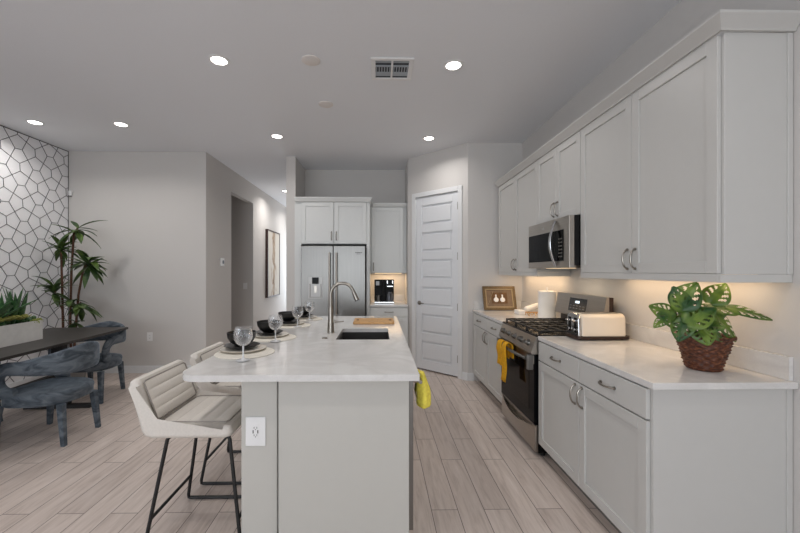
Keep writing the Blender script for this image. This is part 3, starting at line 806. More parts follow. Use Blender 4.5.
# island towel bunched over the dishwasher handle
mb = MB(); rows = []
for k in range(15):
    t = k/14; z = .872-.185*t; wx = .016+.020*min(1, t*2.2); wy = .035+.02*min(1, t*2)
    if t > .85: f = math.sqrt(max(.02, 1-((t-.85)/.16)**2)); wx *= f; wy *= f
    cx = .222+.014*min(1, t*1.6); cy = 1.955+.006*math.sin(5*t)
    rows.append([Vector((cx+wx*math.cos(a)*(1+.10*math.cos(5*a+3*t)), cy+wy*math.sin(a)*(1+.08*math.sin(4*a+2*t)), z)) for a in [2*PI*j/24 for j in range(24)]])
mb.grid(rows, True).raw(rows[0], [range(24)]).raw(rows[-1], [range(24)])
rows = draped(.2105, 1.985, .8585, (0, 1, 0), .12, .10, .09, .0125, Vector((1, 0, 0)))
mb.grid(rows)
tag(mb.build('dish_towel', 'yellow', loc=(.22, 1.955, .87), smooth=80), 'yellow dish towel hanging at the corner of the island', 'towel')
ru = 1.2045-.088
mb = MB()
mb.grid(draped(ru, 3.335, .752, (0, 1, 0), .12, .185, .15, .028, Vector((-1, 0, 0)), .06))
mb.grid(draped(ru, 3.205, .754, (0, 1, 0), .10, .305, .11, .031, Vector((-1, 0, 0)), -.05))
tag(mb.build('dish_towel', 'mustard', loc=(ru, 3.28, .75), thick=.006, smooth=80), 'mustard dish towel draped over the range door handle', 'towel')

# ------------------------------------------------------------------ items on the right worktop
# toaster
tz = CT+.0006
to = thing('toaster', 'long cream four-slice toaster with dark base beside the range', 'toaster', (1.63, 2.66, CT))
ty0, ty1, tx0, tx1 = 2.592, 2.758, 1.405, 1.745
MB().prism(rrect(tx0-.012, ty0-.010, tx1+.03, ty1+.008, .03, 5), tz+.006, tz+.028, .004).build('base', 'brown_base', to)
for xx in (tx0+.02, tx1-.02):
    for yy in (ty0+.02, ty1-.02): MB().cyl((xx, yy, tz), .010, .0065, 10).build('foot', 'black_matte', to)
mm = Matrix(((0, 0, 1, 0), (1, 0, 0, 0), (0, 1, 0, 0), (0, 0, 0, 1)))   # local (y, z, x)
sh = [(ty0, tz+.0285), (ty1, tz+.0285), (ty1-.004, tz+.15), (ty1-.014, tz+.172), (ty1-.035, tz+.184), (ty0+.035, tz+.184), (ty0+.014, tz+.172), (ty0+.004, tz+.15)]
MB(mm).prism(sh, tx0+.022, tx1, .012, 3).build('shell', 'toaster', to)
e = MB(mm).prism(sh, tx0, tx0+.0215, .006, 2).build('end_cap', 'chrome', to)
for yy in (ty0+.045, ty1-.045):
    MB().box((tx0-.002, yy-.018, tz+.05), (tx0-.0003, yy+.018, tz+.155), .0005, 1).build('lever_panel', 'black', e)
    MB().box((tx0-.025, yy-.015, tz+.125), (tx0-.0025, yy+.015, tz+.14), .004).build('lever', 'chrome', e)
    MB(Matrix.Translation((tx0-.0005, yy, tz+.07)) @ Matrix.Rotation(-PI/2, 4, 'Y')).cyl((0, 0, 0.0018), .012, .012, 16, .002).build('dial', 'chrome', e)
for yy in (ty0+.05, ty1-.05):
    MB().box((tx0+.05, yy-.014, tz+.1842), (tx1-.03, yy+.014, tz+.185)).build('slot', 'slot', to)

# wicker basket plant
bx, by = 1.624, 1.835
pp = thing('potted_plant', 'split-leaf green plant in brown wicker basket on the worktop', 'plant', (bx, by, CT))
rowsN = 10; prof = [(.0, 0), (.068, 0)]
for i in range(rowsN*2+1):
    t = i/(rowsN*2); prof.append((.072+.045*t, .002+.163*t))
def weave(a, r, i):
    if i < 2: return r
    row = (i-2)//2; odd = (i-2) % 2
    return r+(.0055*math.sin(11*a+PI*(row % 2)) if odd else -.003)+.0015*math.sin(5*a+row)
mb = MB().lathe(prof+[(.119, .168), (.113, .171), (.107, .166), (.103, .148)], (bx, by, CT+.0006), 84, weave)
bk = mb.build('basket', 'wicker', pp, smooth=60)
mb = MB()
for row in (0, 1):
    mb.tube([(bx+.119*math.cos(a), by+.119*math.sin(a), CT+.166+.004*math.sin(18*a+PI*row)) for a in [2*PI*i/80 for i in range(81)]], .005, 6, False)
mb.build('rim', 'wicker', bk)
MB().lathe([(0, .166), (.05, .168), (.1025, .156), (.102, .145), (0, .145)], (bx, by, CT), 30, lambda a, r, i: r*(1+.03*math.sin(7*a))).build('moss', 'moss', pp)
# arched handle behind the leaves
MB().tube([(bx+.02+.03*math.sin(t), by+.035+.06*math.cos(t), CT+.165+.225*math.sin(t)) for t in [PI*i/24 for i in range(25)]], .006, 7).build('basket_handle', 'wicker', pp)
def monstera_leaf(mb, base, tip, up, width, curl=.15):
    """heart-shaped leaf with rows of holes; base is where the stalk meets it"""
    base = Vector(base); tip = Vector(tip); ax = (tip-base); L = ax.length; ax.normalize()
    up = Vector(up); side = ax.cross(up).normalized(); nn = side.cross(ax).normalized()
    N, K = 22, 24; rows = []
    for i in range(N+1):
        t = i/N; y = (t-.12)*L
        wd = width*(math.sin(PI*min(1, (t*.96+.02))**.72)**.8)
        row = []
        for j in range(K+1):
            s = -1+2*j/K
            pos = base+ax*(y+.10*L*(abs(s)*(1-t)*-.6))+side*(s*wd/2)
            pos += nn*(-curl*L*t*t+.10*width*abs(s)-.12*width*abs(s)**3+.01*math.sin(t*11+s*3)*width)
            row.append(pos)
        rows.append(row)
    v = [p for r in rows for p in r]; fs = []
    for i in range(N):
        for j in range(K):
            s = abs(-1+2*(j+.5)/K); ph = (i - int(s*5)) % 4
            hole = (4 < i < N-3) and .30 < s < .72 and ph in (0, 1) and (i//4 % 5 != 4 or s < .5)
            if not hole: fs.append((i*(K+1)+j, i*(K+1)+j+1, (i+1)*(K+1)+j+1, (i+1)*(K+1)+j))
    mb.raw(v, fs)
# (direction x, z offset from basket top centre at leaf base, tip, width)
fol = MB(); stems = MB(); c0 = Vector((bx, by, CT+.15))
LV = [((-.175, -.07, .175), (-.105, -.09, .29), .115), ((-.165, -.085, .16), (-.225, -.10, .262), .08), ((-.215, -.07, .125), (-.325, -.09, .175), .08),
      ((-.25, -.08, .115), (-.325, -.10, .08), .05), ((-.17, -.09, .10), (-.225, -.12, .015), .085), ((-.16, -.11, .10), (-.045, -.13, .175), .095),
      ((-.01, -.06, .195), (.055, -.07, .285), .10), ((-.02, -.075, .165), (.115, -.09, .155), .09), ((.07, -.08, .16), (.20, -.155, .13), .07),
      ((.0, -.08, .12), (.085, -.11, .01), .09), ((-.08, -.10, .10), (-.005, -.13, .015), .09), ((-.09, -.05, .10), (-.13, -.06, .20), .10),
      ((-.05, -.04, .10), (.02, -.03, .19), .10), ((-.1, -.10, .07), (-.10, -.15, .0), .10), ((.02, 0, .1), (.1, .02, .17), .10), ((-.13, -.03, .09), (-.24, -.02, .13), .09), ((-.06, -.09, .08), (-.03, -.15, .085), .09)]
for b_, t_, wd in LV:
    B, T = c0+Vector(b_), c0+Vector(t_)
    d = (T-B).normalized(); up = Vector((-.45, -.75, .35)) if d.z > .25 else Vector((-.25, -.5, .8))
    T = B+(T-B)*1.12; monstera_leaf(fol, B, T, up, wd*1.15)
    root = c0+Vector((b_[0]*.25, b_[1]*.25, 0))
    stems.tube([root, root.lerp(B, .5)+Vector((0, 0, .015)), B], .0028, 6)
fol.build('foliage', 'monstera', pp, smooth=70, normals=False)
stems.build('stalks', 'succ_a', pp)

# paper towels, rolled napkin, picture
pt = thing('paper_towel_holder', 'white paper towel roll on holder in the far worktop corner', 'paper towel', (1.705, 3.74, CT))
c = (1.705, 3.74, CT+.0006)
MB().cyl(c, .070, .012, 28, .003).build('base', 'white_plastic', pt)
MB().cyl((c[0], c[1], CT+.0132), .007, .31, 12).build('pole', 'white_plastic', pt)
MB().lathe([(.02, .0135), (.086, .0135), (.086, .285), (.02, .285), (.02, .0135)], c, 36).build('roll', 'paper', pt)
rs = thing('bread_box', 'rolled white cloth lying across a small wooden rack', 'cloth rack', (1.685, 4.05, CT))
bpy.data.objects[rs.name].name = 'napkin_rack'; ORG['napkin_rack'] = Vector((1.685, 4.05, CT)); rs = bpy.data.objects['napkin_rack']
mb = MB(); cx, cy = 1.685, 4.05
for s in (-1, 1):
    mb.tube([(cx+s*.055, cy-.05, CT+.005), (cx+s*.07, cy, CT+.045), (cx+s*.055, cy+.05, CT+.005)], .005, 6)
    mb.tube([(cx-.07, cy+s*.03, CT+.036), (cx+.07, cy+s*.03, CT+.036)], .005, 6)
    mb.tube([(cx+s*.02, cy-.04, CT+.0055), (cx+s*.03, cy, CT+.04), (cx+s*.02, cy+.04, CT+.0055)], .004, 6)
mb.build('rack', 'bamboo', rs)
MB().tube([(cx-.088, cy-.01, CT+.068), (cx-.075, cy-.008, CT+.072), (cx+.09, cy+.02, CT+.118), (cx+.10, cy+.021, CT+.122)], [.018, .028, .028, .020], 14).build('rolled_cloth', 'white_cloth', rs)
tag(MB().box((1.575, 4.16, CT+.0006), (1.665, 4.30, CT+.045), .006).build('butter_dish', 'white_plastic', loc=(1.62, 4.23, CT)), 'small white dish beside the picture frame on far worktop', 'dish')
pf = thing('picture_frame', 'gold tabletop frame with two white vessel shapes leaning on wall', 'picture frame', (1.51, 4.66, CT))
F = frame((1.305, 4.595, CT+.0008), (1, 0, 0)) @ Matrix.Rotation(-.30, 4, 'X')
fw, fh, b = .41, .305, .032
mb = MB(F); mb.box((0, 0, 0), (fw, b, .022), .004).box((0, fh-b, 0), (fw, fh, .022), .004).box((0, b, 0), (b, fh-b, .022), .004).box((fw-b, b, 0), (fw, fh-b, .022), .004)
mb.build('moulding', 'frame_gold', pf)
b2 = b+.014; mb = MB(F); mb.box((b, b, .004), (fw-b, b2, .016)).box((b, fh-b2, .004), (fw-b, fh-b, .016)).box((b, b2, .004), (b2, fh-b2, .016)).box((fw-b2, b2, .004), (fw-b, fh-b2, .016)); mb.build('inner_lip', 'frame_light', pf)
pc = MB(F).box((b2, b2, .002), (fw-b2, fh-b2, .006)).build('mat_board', 'mat_grey', pf)
MB(F).box((.11, .085, .0062), (.305, .225, .008)).build('backing_panel', 'mat_brown', pc)
for ux in (.165, .245):
    mb = MB(F @ Matrix.Translation((ux, .105, .0085)) @ Matrix.Rotation(-PI/2, 4, 'X') @ Matrix.Diagonal((1, .18, 1, 1)))
    mb.lathe([(0, 0), (.016, 0), (.032, .022), (.028, .042), (.012, .056), (.007, .072), (.010, .092), (0, .094)], (0, 0, 0), 20)
    mb.build('vessel_relief', 'white_plastic', pc)
mb = MB(F); a, bb = Vector((.06, .07, .0092)), Vector((.135, .245, .0092)); mb.tube([a, bb], .0026, 6); mb.build('diagonal_rod', 'frame_light', pc)

# ------------------------------------------------------------------ back wall: refrigerator block
FX0, FX1 = -1.085, -.185
fr = thing('refrigerator', 'stainless french-door refrigerator with ice and water dispenser', 'refrigerator', (-.635, 5.6, 0))
MB().box((FX0+.005, 5.275, .03), (FX1-.005, YB-.02, 1.755)).build('cabinet', 'steel_dark', fr)
MB().box((FX0+.03, 5.26, .002), (FX1-.03, 5.30, .075)).build('grille', 'black_matte', fr)
F = frame((FX0, 5.270, 0), (1, 0, 0)); W = FX1-FX0
cl = MB(F).box((.002, .72, 0), (W/2-.003, 1.757, .065), .008).build('left_door', 'steel', fr)
cr = MB(F).box((W/2+.003, .72, 0), (W-.002, 1.757, .065), .008).build('right_door', 'steel', fr)
fz = MB(F).box((.002, .085, 0), (W-.002, .712, .065), .008).build('freezer_drawer', 'steel', fr)
for o, u in ((cl, W/2-.048), (cr, W/2+.048)):
    mb = MB(F).tube([(u, .80, .115), (u, 1.66, .115)], .0125, 12)
    for v in (.83, 1.63): mb.tube([(u, v, .0655), (u, v, .115)], .010, 10)
    mb.build('handle', 'steel_h', o)
mb = MB(F).tube([(.08, .64, .115), (W-.08, .64, .115)], .0125, 12)
for u in (.12, W-.12): mb.tube([(u, .64, .0655), (u, .64, .115)], .010, 10)
mb.build('handle', 'steel_h', fz)
ds = MB(F).box((.105, 1.02, .0655), (.305, 1.32, .069), .002, 1).build('dispenser', mat('dispenser_silver', (150, 147, 144), .35, .8), cl)
mb = MB(F).box((.122, 1.035, .0692), (.136, 1.225, .080)).box((.274, 1.035, .0692), (.288, 1.225, .080)).box((.136, 1.035, .0692), (.274, 1.045, .080))
mb.build('alcove_frame', 'steel_dark', cl)
MB(F).box((.16, 1.225, .0692), (.25, 1.315, .088), .003).build('dispenser_control', 'black_glass', cl)
MB(F).box((.185, 1.10, .0692), (.225, 1.2, .079), .003).build('paddle', 'steel_h', cl)
# brand plate: a line of dark strokes as it shows at this size
mb = MB(F)
for i, (a, b_) in enumerate(((.0, .008), (.011, .014), (.017, .024), (.027, .034), (.037, .044), (.047, .055), (.058, .066), (.069, .072), (.075, .083), (.086, .093))):
    mb.box((W-.14+a, 1.655, .0655), (W-.14+b_, 1.668, .0662))
mb.box((W-.125, 1.640, .0655), (W-.07, 1.645, .0660))
mb.build('badge', 'gap', cr)

fc = thing('refrigerator_cabinet', 'white two-door cabinet with side panels around the refrigerator', 'cabinet', (-.635, 5.67, 0))
CZ0, CZ1 = 1.787, 2.385; CYF = 5.30
MB().box((-1.192, CYF, .001), (-1.098, YB-.003, CZ1)).build('side_panel', 'cab_back', fc)
MB().box((-.172, CYF, .001), (-.128, YB-.003, CZ1)).build('side_panel', 'cab_back', fc)
MB().box((-1.0975, CYF, CZ0), (-.1725, YB-.003, CZ1)).build('body', 'cab_back', fc)
MB().box((-1.0975, CYF+.05, 1.758), (-.1725, CYF+.06, CZ0-.0005)).build('gap_shade', 'gap', fc)  # dark strip paints the shade in the gap above the refrigerator
F = frame((-1.0975, CYF-.0005, 0), (1, 0, 0)); W = .925; h = W/2
for k in (0, 1):
    u0 = k*h+.006; w_ = h-.009
    front(F, 'door', fc, u0, CZ0+.006, w_, CZ1-CZ0-.012, ((u0+w_-.03) if k == 0 else u0+.03, CZ0+.115, True), 'cab_back')
crown([((-1.185, CYF-.021), (0, -1)), ((-.128, CYF-.021), (1, -1)), ((-.128, 5.60), (1, 0))], CZ1+.001, CZ1+.062, .035, 'crown_molding', 'white crown molding on top of the refrigerator cabinet', 'cab_back')

# coffee corner
KX0, KX1 = -.127, .428
kb = thing('base_cabinet', 'white base cabinet below the coffee maker', 'cabinet', (.15, 5.75, 0))
MB().box((KX0, 5.42, .105), (KX1-.002, YB-.003, CT-.0315)).build('body', 'cab_back', kb)
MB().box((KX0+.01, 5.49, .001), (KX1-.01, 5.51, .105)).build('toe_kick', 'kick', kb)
F = frame((KX0, 5.4195, 0), (1, 0, 0)); W = KX1-KX0
front(F, 'drawer', kb, .005, .738, W-.01, .137, (W/2, .808, False), 'cab_back', True)
front(F, 'door', kb, .005, .112, W-.01, .618, (.04, .655, True), 'cab_back')
kt = thing('countertop', 'small white quartz worktop under the coffee maker', 'countertop', (.15, 5.72, CT-.03))
MB().box((KX0+.001, 5.385, CT-.0305), (KX1-.001, YB-.002, CT), .003).build('slab', 'quartz', kt)
mb = MB().box((KX0+.001, YB-.022, CT+.0005), (KX1-.001, YB-.002, CT+.106), .002).build('backsplash', 'quartz', kt)
ku = thing('wall_cabinet', 'tall single-door white wall cabinet above the coffee maker', 'cabinet', (.15, 5.87, 1.37))
MB().box((KX0, 5.70, 1.372), (KX1-.002, YB-.003, 2.385)).build('body', 'cab_back', ku)
F = frame((KX0, 5.6995, 0), (1, 0, 0))
front(F, 'door', ku, .02, 1.38, W-.07, 2.38-1.385, (.05, 1.47, True), 'cab_back')
MB(F).box((0, 1.372, 0), (.017, 2.385, .006)).box((W-.047, 1.372, 0), (W-.002, 2.385, .006)).build('face_strip', 'cab_back', ku)
crown([((KX0+.04, 5.679), (0, -1)), ((KX1-.003, 5.679), (0, -1))], 2.386, 2.44, .03, 'crown_molding', 'white crown molding above the coffee corner cabinet', 'cab_back')
# coffee maker
cf = thing('coffee_maker', 'black dual coffee maker in the lit corner right of the refrigerator', 'coffee maker', (.13, 5.70, CT))
cx0, cx1, cy0, cy1 = -.065, .235, 5.56, 5.80; z = CT+.0006
MB().box((cx0, cy0, z), (cx1, cy1, z+.03), .006).build('base', 'chrome', cf)
MB().box((cx0, 5.70, z+.0305), (cx1, cy1, z+.36), .01).box((cx0+.128, cy0+.05, z+.0305), (cx0+.158, 5.70, z+.36), .006).build('tower', 'coffee_black', cf)
MB().box((cx0+.005, cy0+.01, z+.25), (cx0+.125, 5.6995, z+.36), .012).build('brew_head', 'coffee_black', cf)
MB().box((cx1-.125, cy0+.01, z+.23), (cx1-.005, 5.6995, z+.36), .012).build('brew_head', 'coffee_black', cf)
MB().box((cx0+.025, cy0+.0085, z+.275), (cx0+.075, cy0+.0097, z+.335)).build('display', mat('pale_display', (170, 172, 176), .3), cf)
MB().lathe([(0, 0), (.05, 0), (.056, .02), (.05, .1), (.035, .125), (.035, .14), (0, .14)], (cx1-.065, cy0+.08, z+.0305), 24).build('carafe', mat('dark_carafe', (110, 112, 118), .12, .4), cf)
mb = MB().tube([(cx1-.065, cy0+.03, z+.15), (cx1-.065, cy0+.005, z+.14), (cx1-.065, cy0+.0, z+.09), (cx1-.065, cy0+.025, z+.06)], .007, 8); mb.build('carafe_handle', 'coffee_black', cf)
MB().box((cx1-.11, cy0+.0085, z+.255), (cx1-.02, cy0+.0097, z+.265)).box((cx1-.11, cy0+.0085, z+.30), (cx1-.1, cy0+.0097, z+.345)).box((cx1-.03, cy0+.0085, z+.30), (cx1-.02, cy0+.0097, z+.345)).build('chrome_accents', 'chrome', cf)
MB().lathe([(0, 0), (.032, 0), (.036, .09), (.034, .09), (.03, .004), (0, .004)], (cx0+.06, cy0+.07, z+.0305), 20).build('travel_cup', 'steel', cf)

# ------------------------------------------------------------------ pantry door
dr = bpy.data.objects.new('door_1', None); COL.objects.link(dr); dr.location = tuple(PF @ Vector(((d0+d1)/2, 0, 0))); ORG['door_1'] = Vector(dr.location)
dr['kind'] = 'structure'; dr['label'] = 'white six-panel pantry door on the angled wall'; dr['category'] = 'door'
mb = MB(PF); W = d1-d0
fz = .018   # floor gap
mb.box((d0+.002, fz, -.05), (d1-.002, dh+.002, -.023))
rail, gap = .095, .115
n = 6; ph = (dh-fz-.13-.12-gap*(n-1))/n; cut = []
# stiles and rails stand proud of the six recesses
def fr_box(u0, v0, u1, v1): mb.box((u0, v0, -.023), (u1, v1, -.006), .003, 1)
fr_box(d0+.002, fz, d0+rail, dh+.002); fr_box(d1-rail, fz, d1-.002, dh+.002)
v = fz; fr_box(d0+rail, v, d1-rail, v+.13); v += .13
for k in range(n):
    # raised field inside each recess
    mb.box((d0+rail+.026, v+.026, -.023), (d1-rail-.026, v+ph-.026, -.008), .008, 1)
    v += ph
    fr_box(d0+rail, v, d1-rail, v+(gap if k < n-1 else .12)); v += gap
mb.build('leaf', 'door', dr)
mb = MB(PF); cw = .058
for a, b in (((d0-.01-cw, 0), (d0-.003, dh+.01+cw)), ((d1+.003, 0), (d1+.01+cw, dh+.01+cw)), ((d0-.003, dh+.003), (d1+.003, dh+.01+cw))):
    mb.box((a[0], a[1]+.001, .0005), (b[0], b[1], .016), .004, 1)
mb.box((d0-.0095, 0.001, -.0995), (d0-.001, dh+.003, 0)).box((d1+.001, .001, -.0995), (d1+.0095, dh+.003, 0)).box((d0-.0095, dh+.0035, -.0995), (d1+.0095, dh+.0115, 0))
mb.build('door_frame', 'trim', dr)
mb = MB(PF @ Matrix.Translation((d0+.062, .95, -.0055)))
mb.lathe([(0, 0), (.030, 0), (.030, .008), (.012, .012), (.012, .034), (0, .034)], (0, 0, 0), 20).tube([(0, 0, .03), (.02, 0, .042), (.105, 0, .042)], [.009, .009, .007], 8)
mb.build('door_handle', 'nickel', dr)
mb = None
for v in (.25, .93, 1.6, 2.26):
    MB(PF).tube([(d1-.004, v-.048, .001), (d1-.004, v+.048, .001)], .0075, 8).build('hinge', 'nickel', dr)
struct('threshold_shade', MB(PF).box((d0, .001, -.16), (d1, fz-.006, -.055)), 'gap', 'dark strip painting the shade under the pantry door')  # shade under the door, put in as a dark strip
struct('wall_pantry_back', MB(PF).box((d0-.01, 0, -.22), (d1+.01, dh+.01, -.17)), 'gap', 'dark sheet painting the shade of the pantry behind the door')  # unlit pantry painted as a dark sheet

# ------------------------------------------------------------------ ceiling fittings
def downlight(label, x, y, power=1.0, first=[None]):
    loc = (x, y, CH)
    if first[0] is None:
        r = thing('recessed_light', label, 'ceiling light', (0, 0, 0), 'recessed ceiling lights')
        MB().lathe([(.058, -.001), (.080, -.001), (.080, -.004), (.062, -.009), (.058, -.006), (.058, -.001)], (0, 0, 0), 36).build('trim_ring', 'white_plastic', r)
        MB().lathe([(0, -.002), (.0575, -.002), (.0575, -.005), (0, -.006)], (0, 0, 0), 36).build('lens', 'light', r)
        r.location = loc; first[0] = r
    else: r = dup(first[0], loc, 0, label)
    area('downlight_lamp', (x, y, CH-.02), (0, 0, 0), .12, .12, 5.5*power, (1, .96, .92), 'DISK', math.radians(150))
    return r
downlight('recessed ceiling light above the near end of the island, left of the vent', -1.245, 2.923)
downlight('recessed ceiling light above the aisle, right of the vent', .598, 2.963)
downlight('recessed ceiling light above the dining end, second from the accent wall', -2.884, 4.212)
downlight('recessed ceiling light above the far end of the island', -1.239, 4.555)
downlight('recessed ceiling light in front of the pantry door', .623, 4.593)
downlight('recessed ceiling light closest to the accent wall', -3.795, 4.171)
downlight('small recessed light in the hallway ceiling beside the wall end', -1.915, 7.68, 1.7)
downlight('added recessed light deep in the hallway, out of view, to brighten it', -1.8, 9.2, 1.5)  # extra lamp added out of view to lift the hallway brightness
for x, y in ((-1.245, .9), (.6, .9), (-2.884, .9)): downlight('recessed ceiling light above the viewer, out of frame', x, y)
vt = thing('ceiling_vent', 'white ceiling air vent with dark slots between the lights', 'vent', (.105, 3.02, CH))
vx0, vx1, vy0, vy1 = -.06, .275, 2.86, 3.19
mb = MB(); zt, zb = CH-.001, CH-.012; q = .035
mb.box((vx0, vy0, zb), (vx1, vy0+q, zt), .003, 1).box((vx0, vy1-q, zb), (vx1, vy1, zt), .003, 1).box((vx0, vy0+q, zb), (vx0+q, vy1-q, zt), .003, 1).box((vx1-q, vy0+q, zb), (vx1, vy1-q, zt), .003, 1)
mb.box(((vx0+vx1)/2-.008, vy0+q, zb), ((vx0+vx1)/2+.008, vy1-q, zt))
mb.build('frame', 'white_plastic', vt)
MB().box((vx0+q, vy0+q, CH-.004), (vx1-q, vy1-q, CH-.0015)).build('throat', 'vent_dark', vt)
mb = MB(); xm = (vx0+vx1)/2
for a, b_ in ((vx0+q, xm-.008), (xm+.008, vx1-q)):
    for i in range(6):   # cross blades
        xx = a+.008+i*(b_-a-.016)/5; mb.box((xx-.0035, vy0+.125, zb+.001), (xx+.0035, vy0+.195, CH-.0042))
    for yy in (vy0+.045, vy0+.058, vy0+.105, vy0+.118, vy0+.205, vy0+.225, vy0+.245): mb.box((a, yy, zb+.002), (b_, yy+(.006 if yy < vy0+.2 else .016), CH-.0042))
mb.build('louvers', mat('louver_grey', (168, 174, 180), .5), vt)
for lab, x, y in (('flat round cover on the ceiling, nearer to the viewer', -.528, 2.911), ('flat round cover on the ceiling, farther of the two', -.519, 3.675)):
    tag(MB().lathe([(0, 0), (.062, 0), (.072, .006), (.072, .012), (0, .012)], (x, y, CH-.0125), 32).build('ceiling_cover', 'disc', loc=(x, y, CH-.0125)), lab, 'ceiling cover', 'round ceiling covers')

# under-cabinet strips with their own light
def strip(label, a, b, z, power, axis='y'):
    c = tuple((p+q)/2 for p, q in zip(a, b))
    o = MB().box((*a, z-.008), (*b, z-.0005)).build('led_strip', 'warm_strip', loc=(*c, z)); tag(o, label, 'light', 'warm under-cabinet strips')
    sx, sy = abs(b[0]-a[0]), abs(b[1]-a[1])
    area('strip_lamp', (*c, z-.012), (0, 0, 0), sx, sy, power, (1, .72, .45))
strip('warm light strip under the nearest tall wall cabinet', (1.66, 1.72), (1.78, 2.70), UZ0, 1.55)
strip('warm light strip under the far tall wall cabinet', (1.66, 3.62), (1.78, 4.60), UZ0, 1.75)
strip('warm light strip above the coffee maker', (-.06, 5.86), (.36, 5.96), 1.372, 1.3)
area('hood_lamp', (1.55, 3.16, 1.42), (0, 0, 0), .05, .35, 1.5, (1, .8, .55))

# ------------------------------------------------------------------ wall devices
def plate_on(Mx, name, label, cat, w=.075, h=.118, kind='outlet'):
    r = thing(name, label, cat, tuple(Mx.translation))
    p = MB(Mx).box((-w/2, -h/2, .0006), (w/2, h/2, .006), .002, 1).build('cover', 'white_plastic', r)
    if kind == 'outlet':
        MB(Mx).box((-.017, -.034, .0062), (.017, .034, .0075), .001, 1).build('socket', 'white_plastic', r)
        mb = MB(Mx)
        for v in (-.021, .015):
            mb.box((-.008, v, .0077), (-.0055, v+.009, .0082)).box((.0055, v, .0077), (.008, v+.009, .0082)).box((-.002, v-.006, .0077), (.002, v-.002, .0082))
        if 'usb' in name or 'island' in label:
            mb.box((-.014, -.008, .0077), (-.009, .008, .0082)).box((.009, -.008, .0077), (.014, .008, .0082))
        mb.build('slots', 'slot', r)
    else:
        MB(Mx).box((-.016, -.033, .0062), (.016, .033, .009), .001, 1).build('rocker', 'white_plastic', r)
    return r
plate_on(frame((-.604, 1.842, .615), (1, 0, 0)), 'outlet', 'white outlet with charging ports on the island knee wall', 'outlet', .098, .143)
plate_on(frame((-3.152, YD, .50), (1, 0, 0)), 'outlet', 'white outlet low on the plain grey dining wall', 'outlet')
plate_on(frame((-2.535, 7.112, 1.12), (1, 0, 0)), 'light_switch', 'white light switch on the wall inside the hallway opening', 'switch', kind='switch')
F = frame((XH, 5.686, 1.54), (0, 1, 0))
r = thing('thermostat', 'small white thermostat on the hallway wall corner', 'thermostat', tuple(F.translation))
p = MB(F).box((-.06, -.06, .0006), (.06, .06, .022), .005).build('case', 'white_plastic', r)
MB(F).box((-.02, -.025, .0222), (.045, .025, .0235), .001, 1).build('display', mat('grey_display', (120, 128, 140), .2), r)
F = frame((XL+.04, YD, 2.47), (1, 0, 0))
s_ = thing('motion_sensor', 'tiny white sensor high in the corner beside the accent wall', 'sensor', tuple(F.translation))
MB(F).box((-.022, -.035, .0006), (.022, .035, .03), .008).build('case', 'white_plastic', s_)
MB(F).box((-.014, -.046, .008), (.014, -.0352, .026), .004).build('lens', 'slot', s_)

# hallway art
F = frame((XH+.0006, 7.87, .84), (0, 1, 0)); w_, h_ = .95, 1.45
ar = thing('framed_art', 'tall abstract beige painting in dark brown frame on hallway wall', 'painting', tuple(F @ Vector((w_/2, h_/2, 0))))
mb = MB(F); t = .025
mb.box((0, 0, 0), (w_, t, .055)).box((0, h_-t, 0), (w_, h_, .055)).box((0, t, 0), (t, h_-t, .055)).box((w_-t, t, 0), (w_, h_-t, .055))
mb.build('frame', 'dark_wood', ar)
MB(F).box((t, t, .002), (w_-t, h_-t, .045)).build('canvas', 'art', ar)
# hallway end: white door with a glowing pane added beside the fill lamp
dd = bpy.data.objects.new('door_2', None); COL.objects.link(dd); dd.location = (-1.9, 10.0, 0); ORG['door_2'] = Vector((-1.9, 10, 0)); dd['kind'] = 'structure'; dd['label'] = 'white entry door with an added glowing pane at the hallway end'; dd['category'] = 'door'
F = frame((-2.33, 9.999, 0), (1, 0, 0))
mb = MB(F); shaker(mb, .86, 2.1, .03, .12, .05, .01, .0005); mb.build('leaf', 'door', dd)
MB(F).box((.175, .14, .022), (.785, 1.985, .026)).build('glow_pane', emit('added_pane_glow', (206, 222, 240), .9), dd)  # pane added and made to glow, to account for the hall lamp
MB(F).box((0, .001, .0005), (.045, 2.17, .02)).box((.915, .001, .0005), (.96, 2.17, .02)).box((.045, 2.115, .0005), (.915, 2.17, .02)).build('door_frame', 'trim', dd)

# ------------------------------------------------------------------ dining area
TA = math.radians(3.1)
tb = thing('dining_table', 'dark wood dining table with thin top and trestle legs', 'table', (-3.245, 3.2, 0))
hw, y0, y1 = .43, -1.55, 1.115
MB(Matrix.Translation((-3.245, 3.2, 0))).prism(rrect(-hw, y0, hw, y1, .02, 4), .735, .760, .004).build('tabletop', 'table', tb)
MB(Matrix.Translation((-3.245, 3.2, 0))).box((-.06, -.95, .69), (.06, .80, .7345)).build('apron', 'table_edge', tb)
for yy in (-.85, .68):
    mb = MB(Matrix.Translation((-3.245, 3.2+yy, 0)))
    mb.box((-.05, -.045, .05), (.05, .045, .689), .006)
    mb.raw([(-.32, -.04, .001), (.32, -.04, .001), (.32, .04, .001), (-.32, .04, .001), (-.32, -.03, .035), (.32, -.03, .035), (.32, .03, .035), (-.32, .03, .035)], [(0, 3, 2, 1), (0, 1, 5, 4), (1, 2, 6, 5), (2, 3, 7, 6), (3, 0, 4, 7), (4, 5, 6, 7)])
    mb.box((-.10, -.035, .03), (.10, .035, .07), .01)
    mb.build('trestle', 'table_edge', tb)
MB(Matrix.Translation((-3.245, 3.2, 0))).box((-.03, -.80, .30), (.03, .63, .36), .005).build('stretcher', 'table_edge', tb)
tb.rotation_euler = (0, 0, TA)

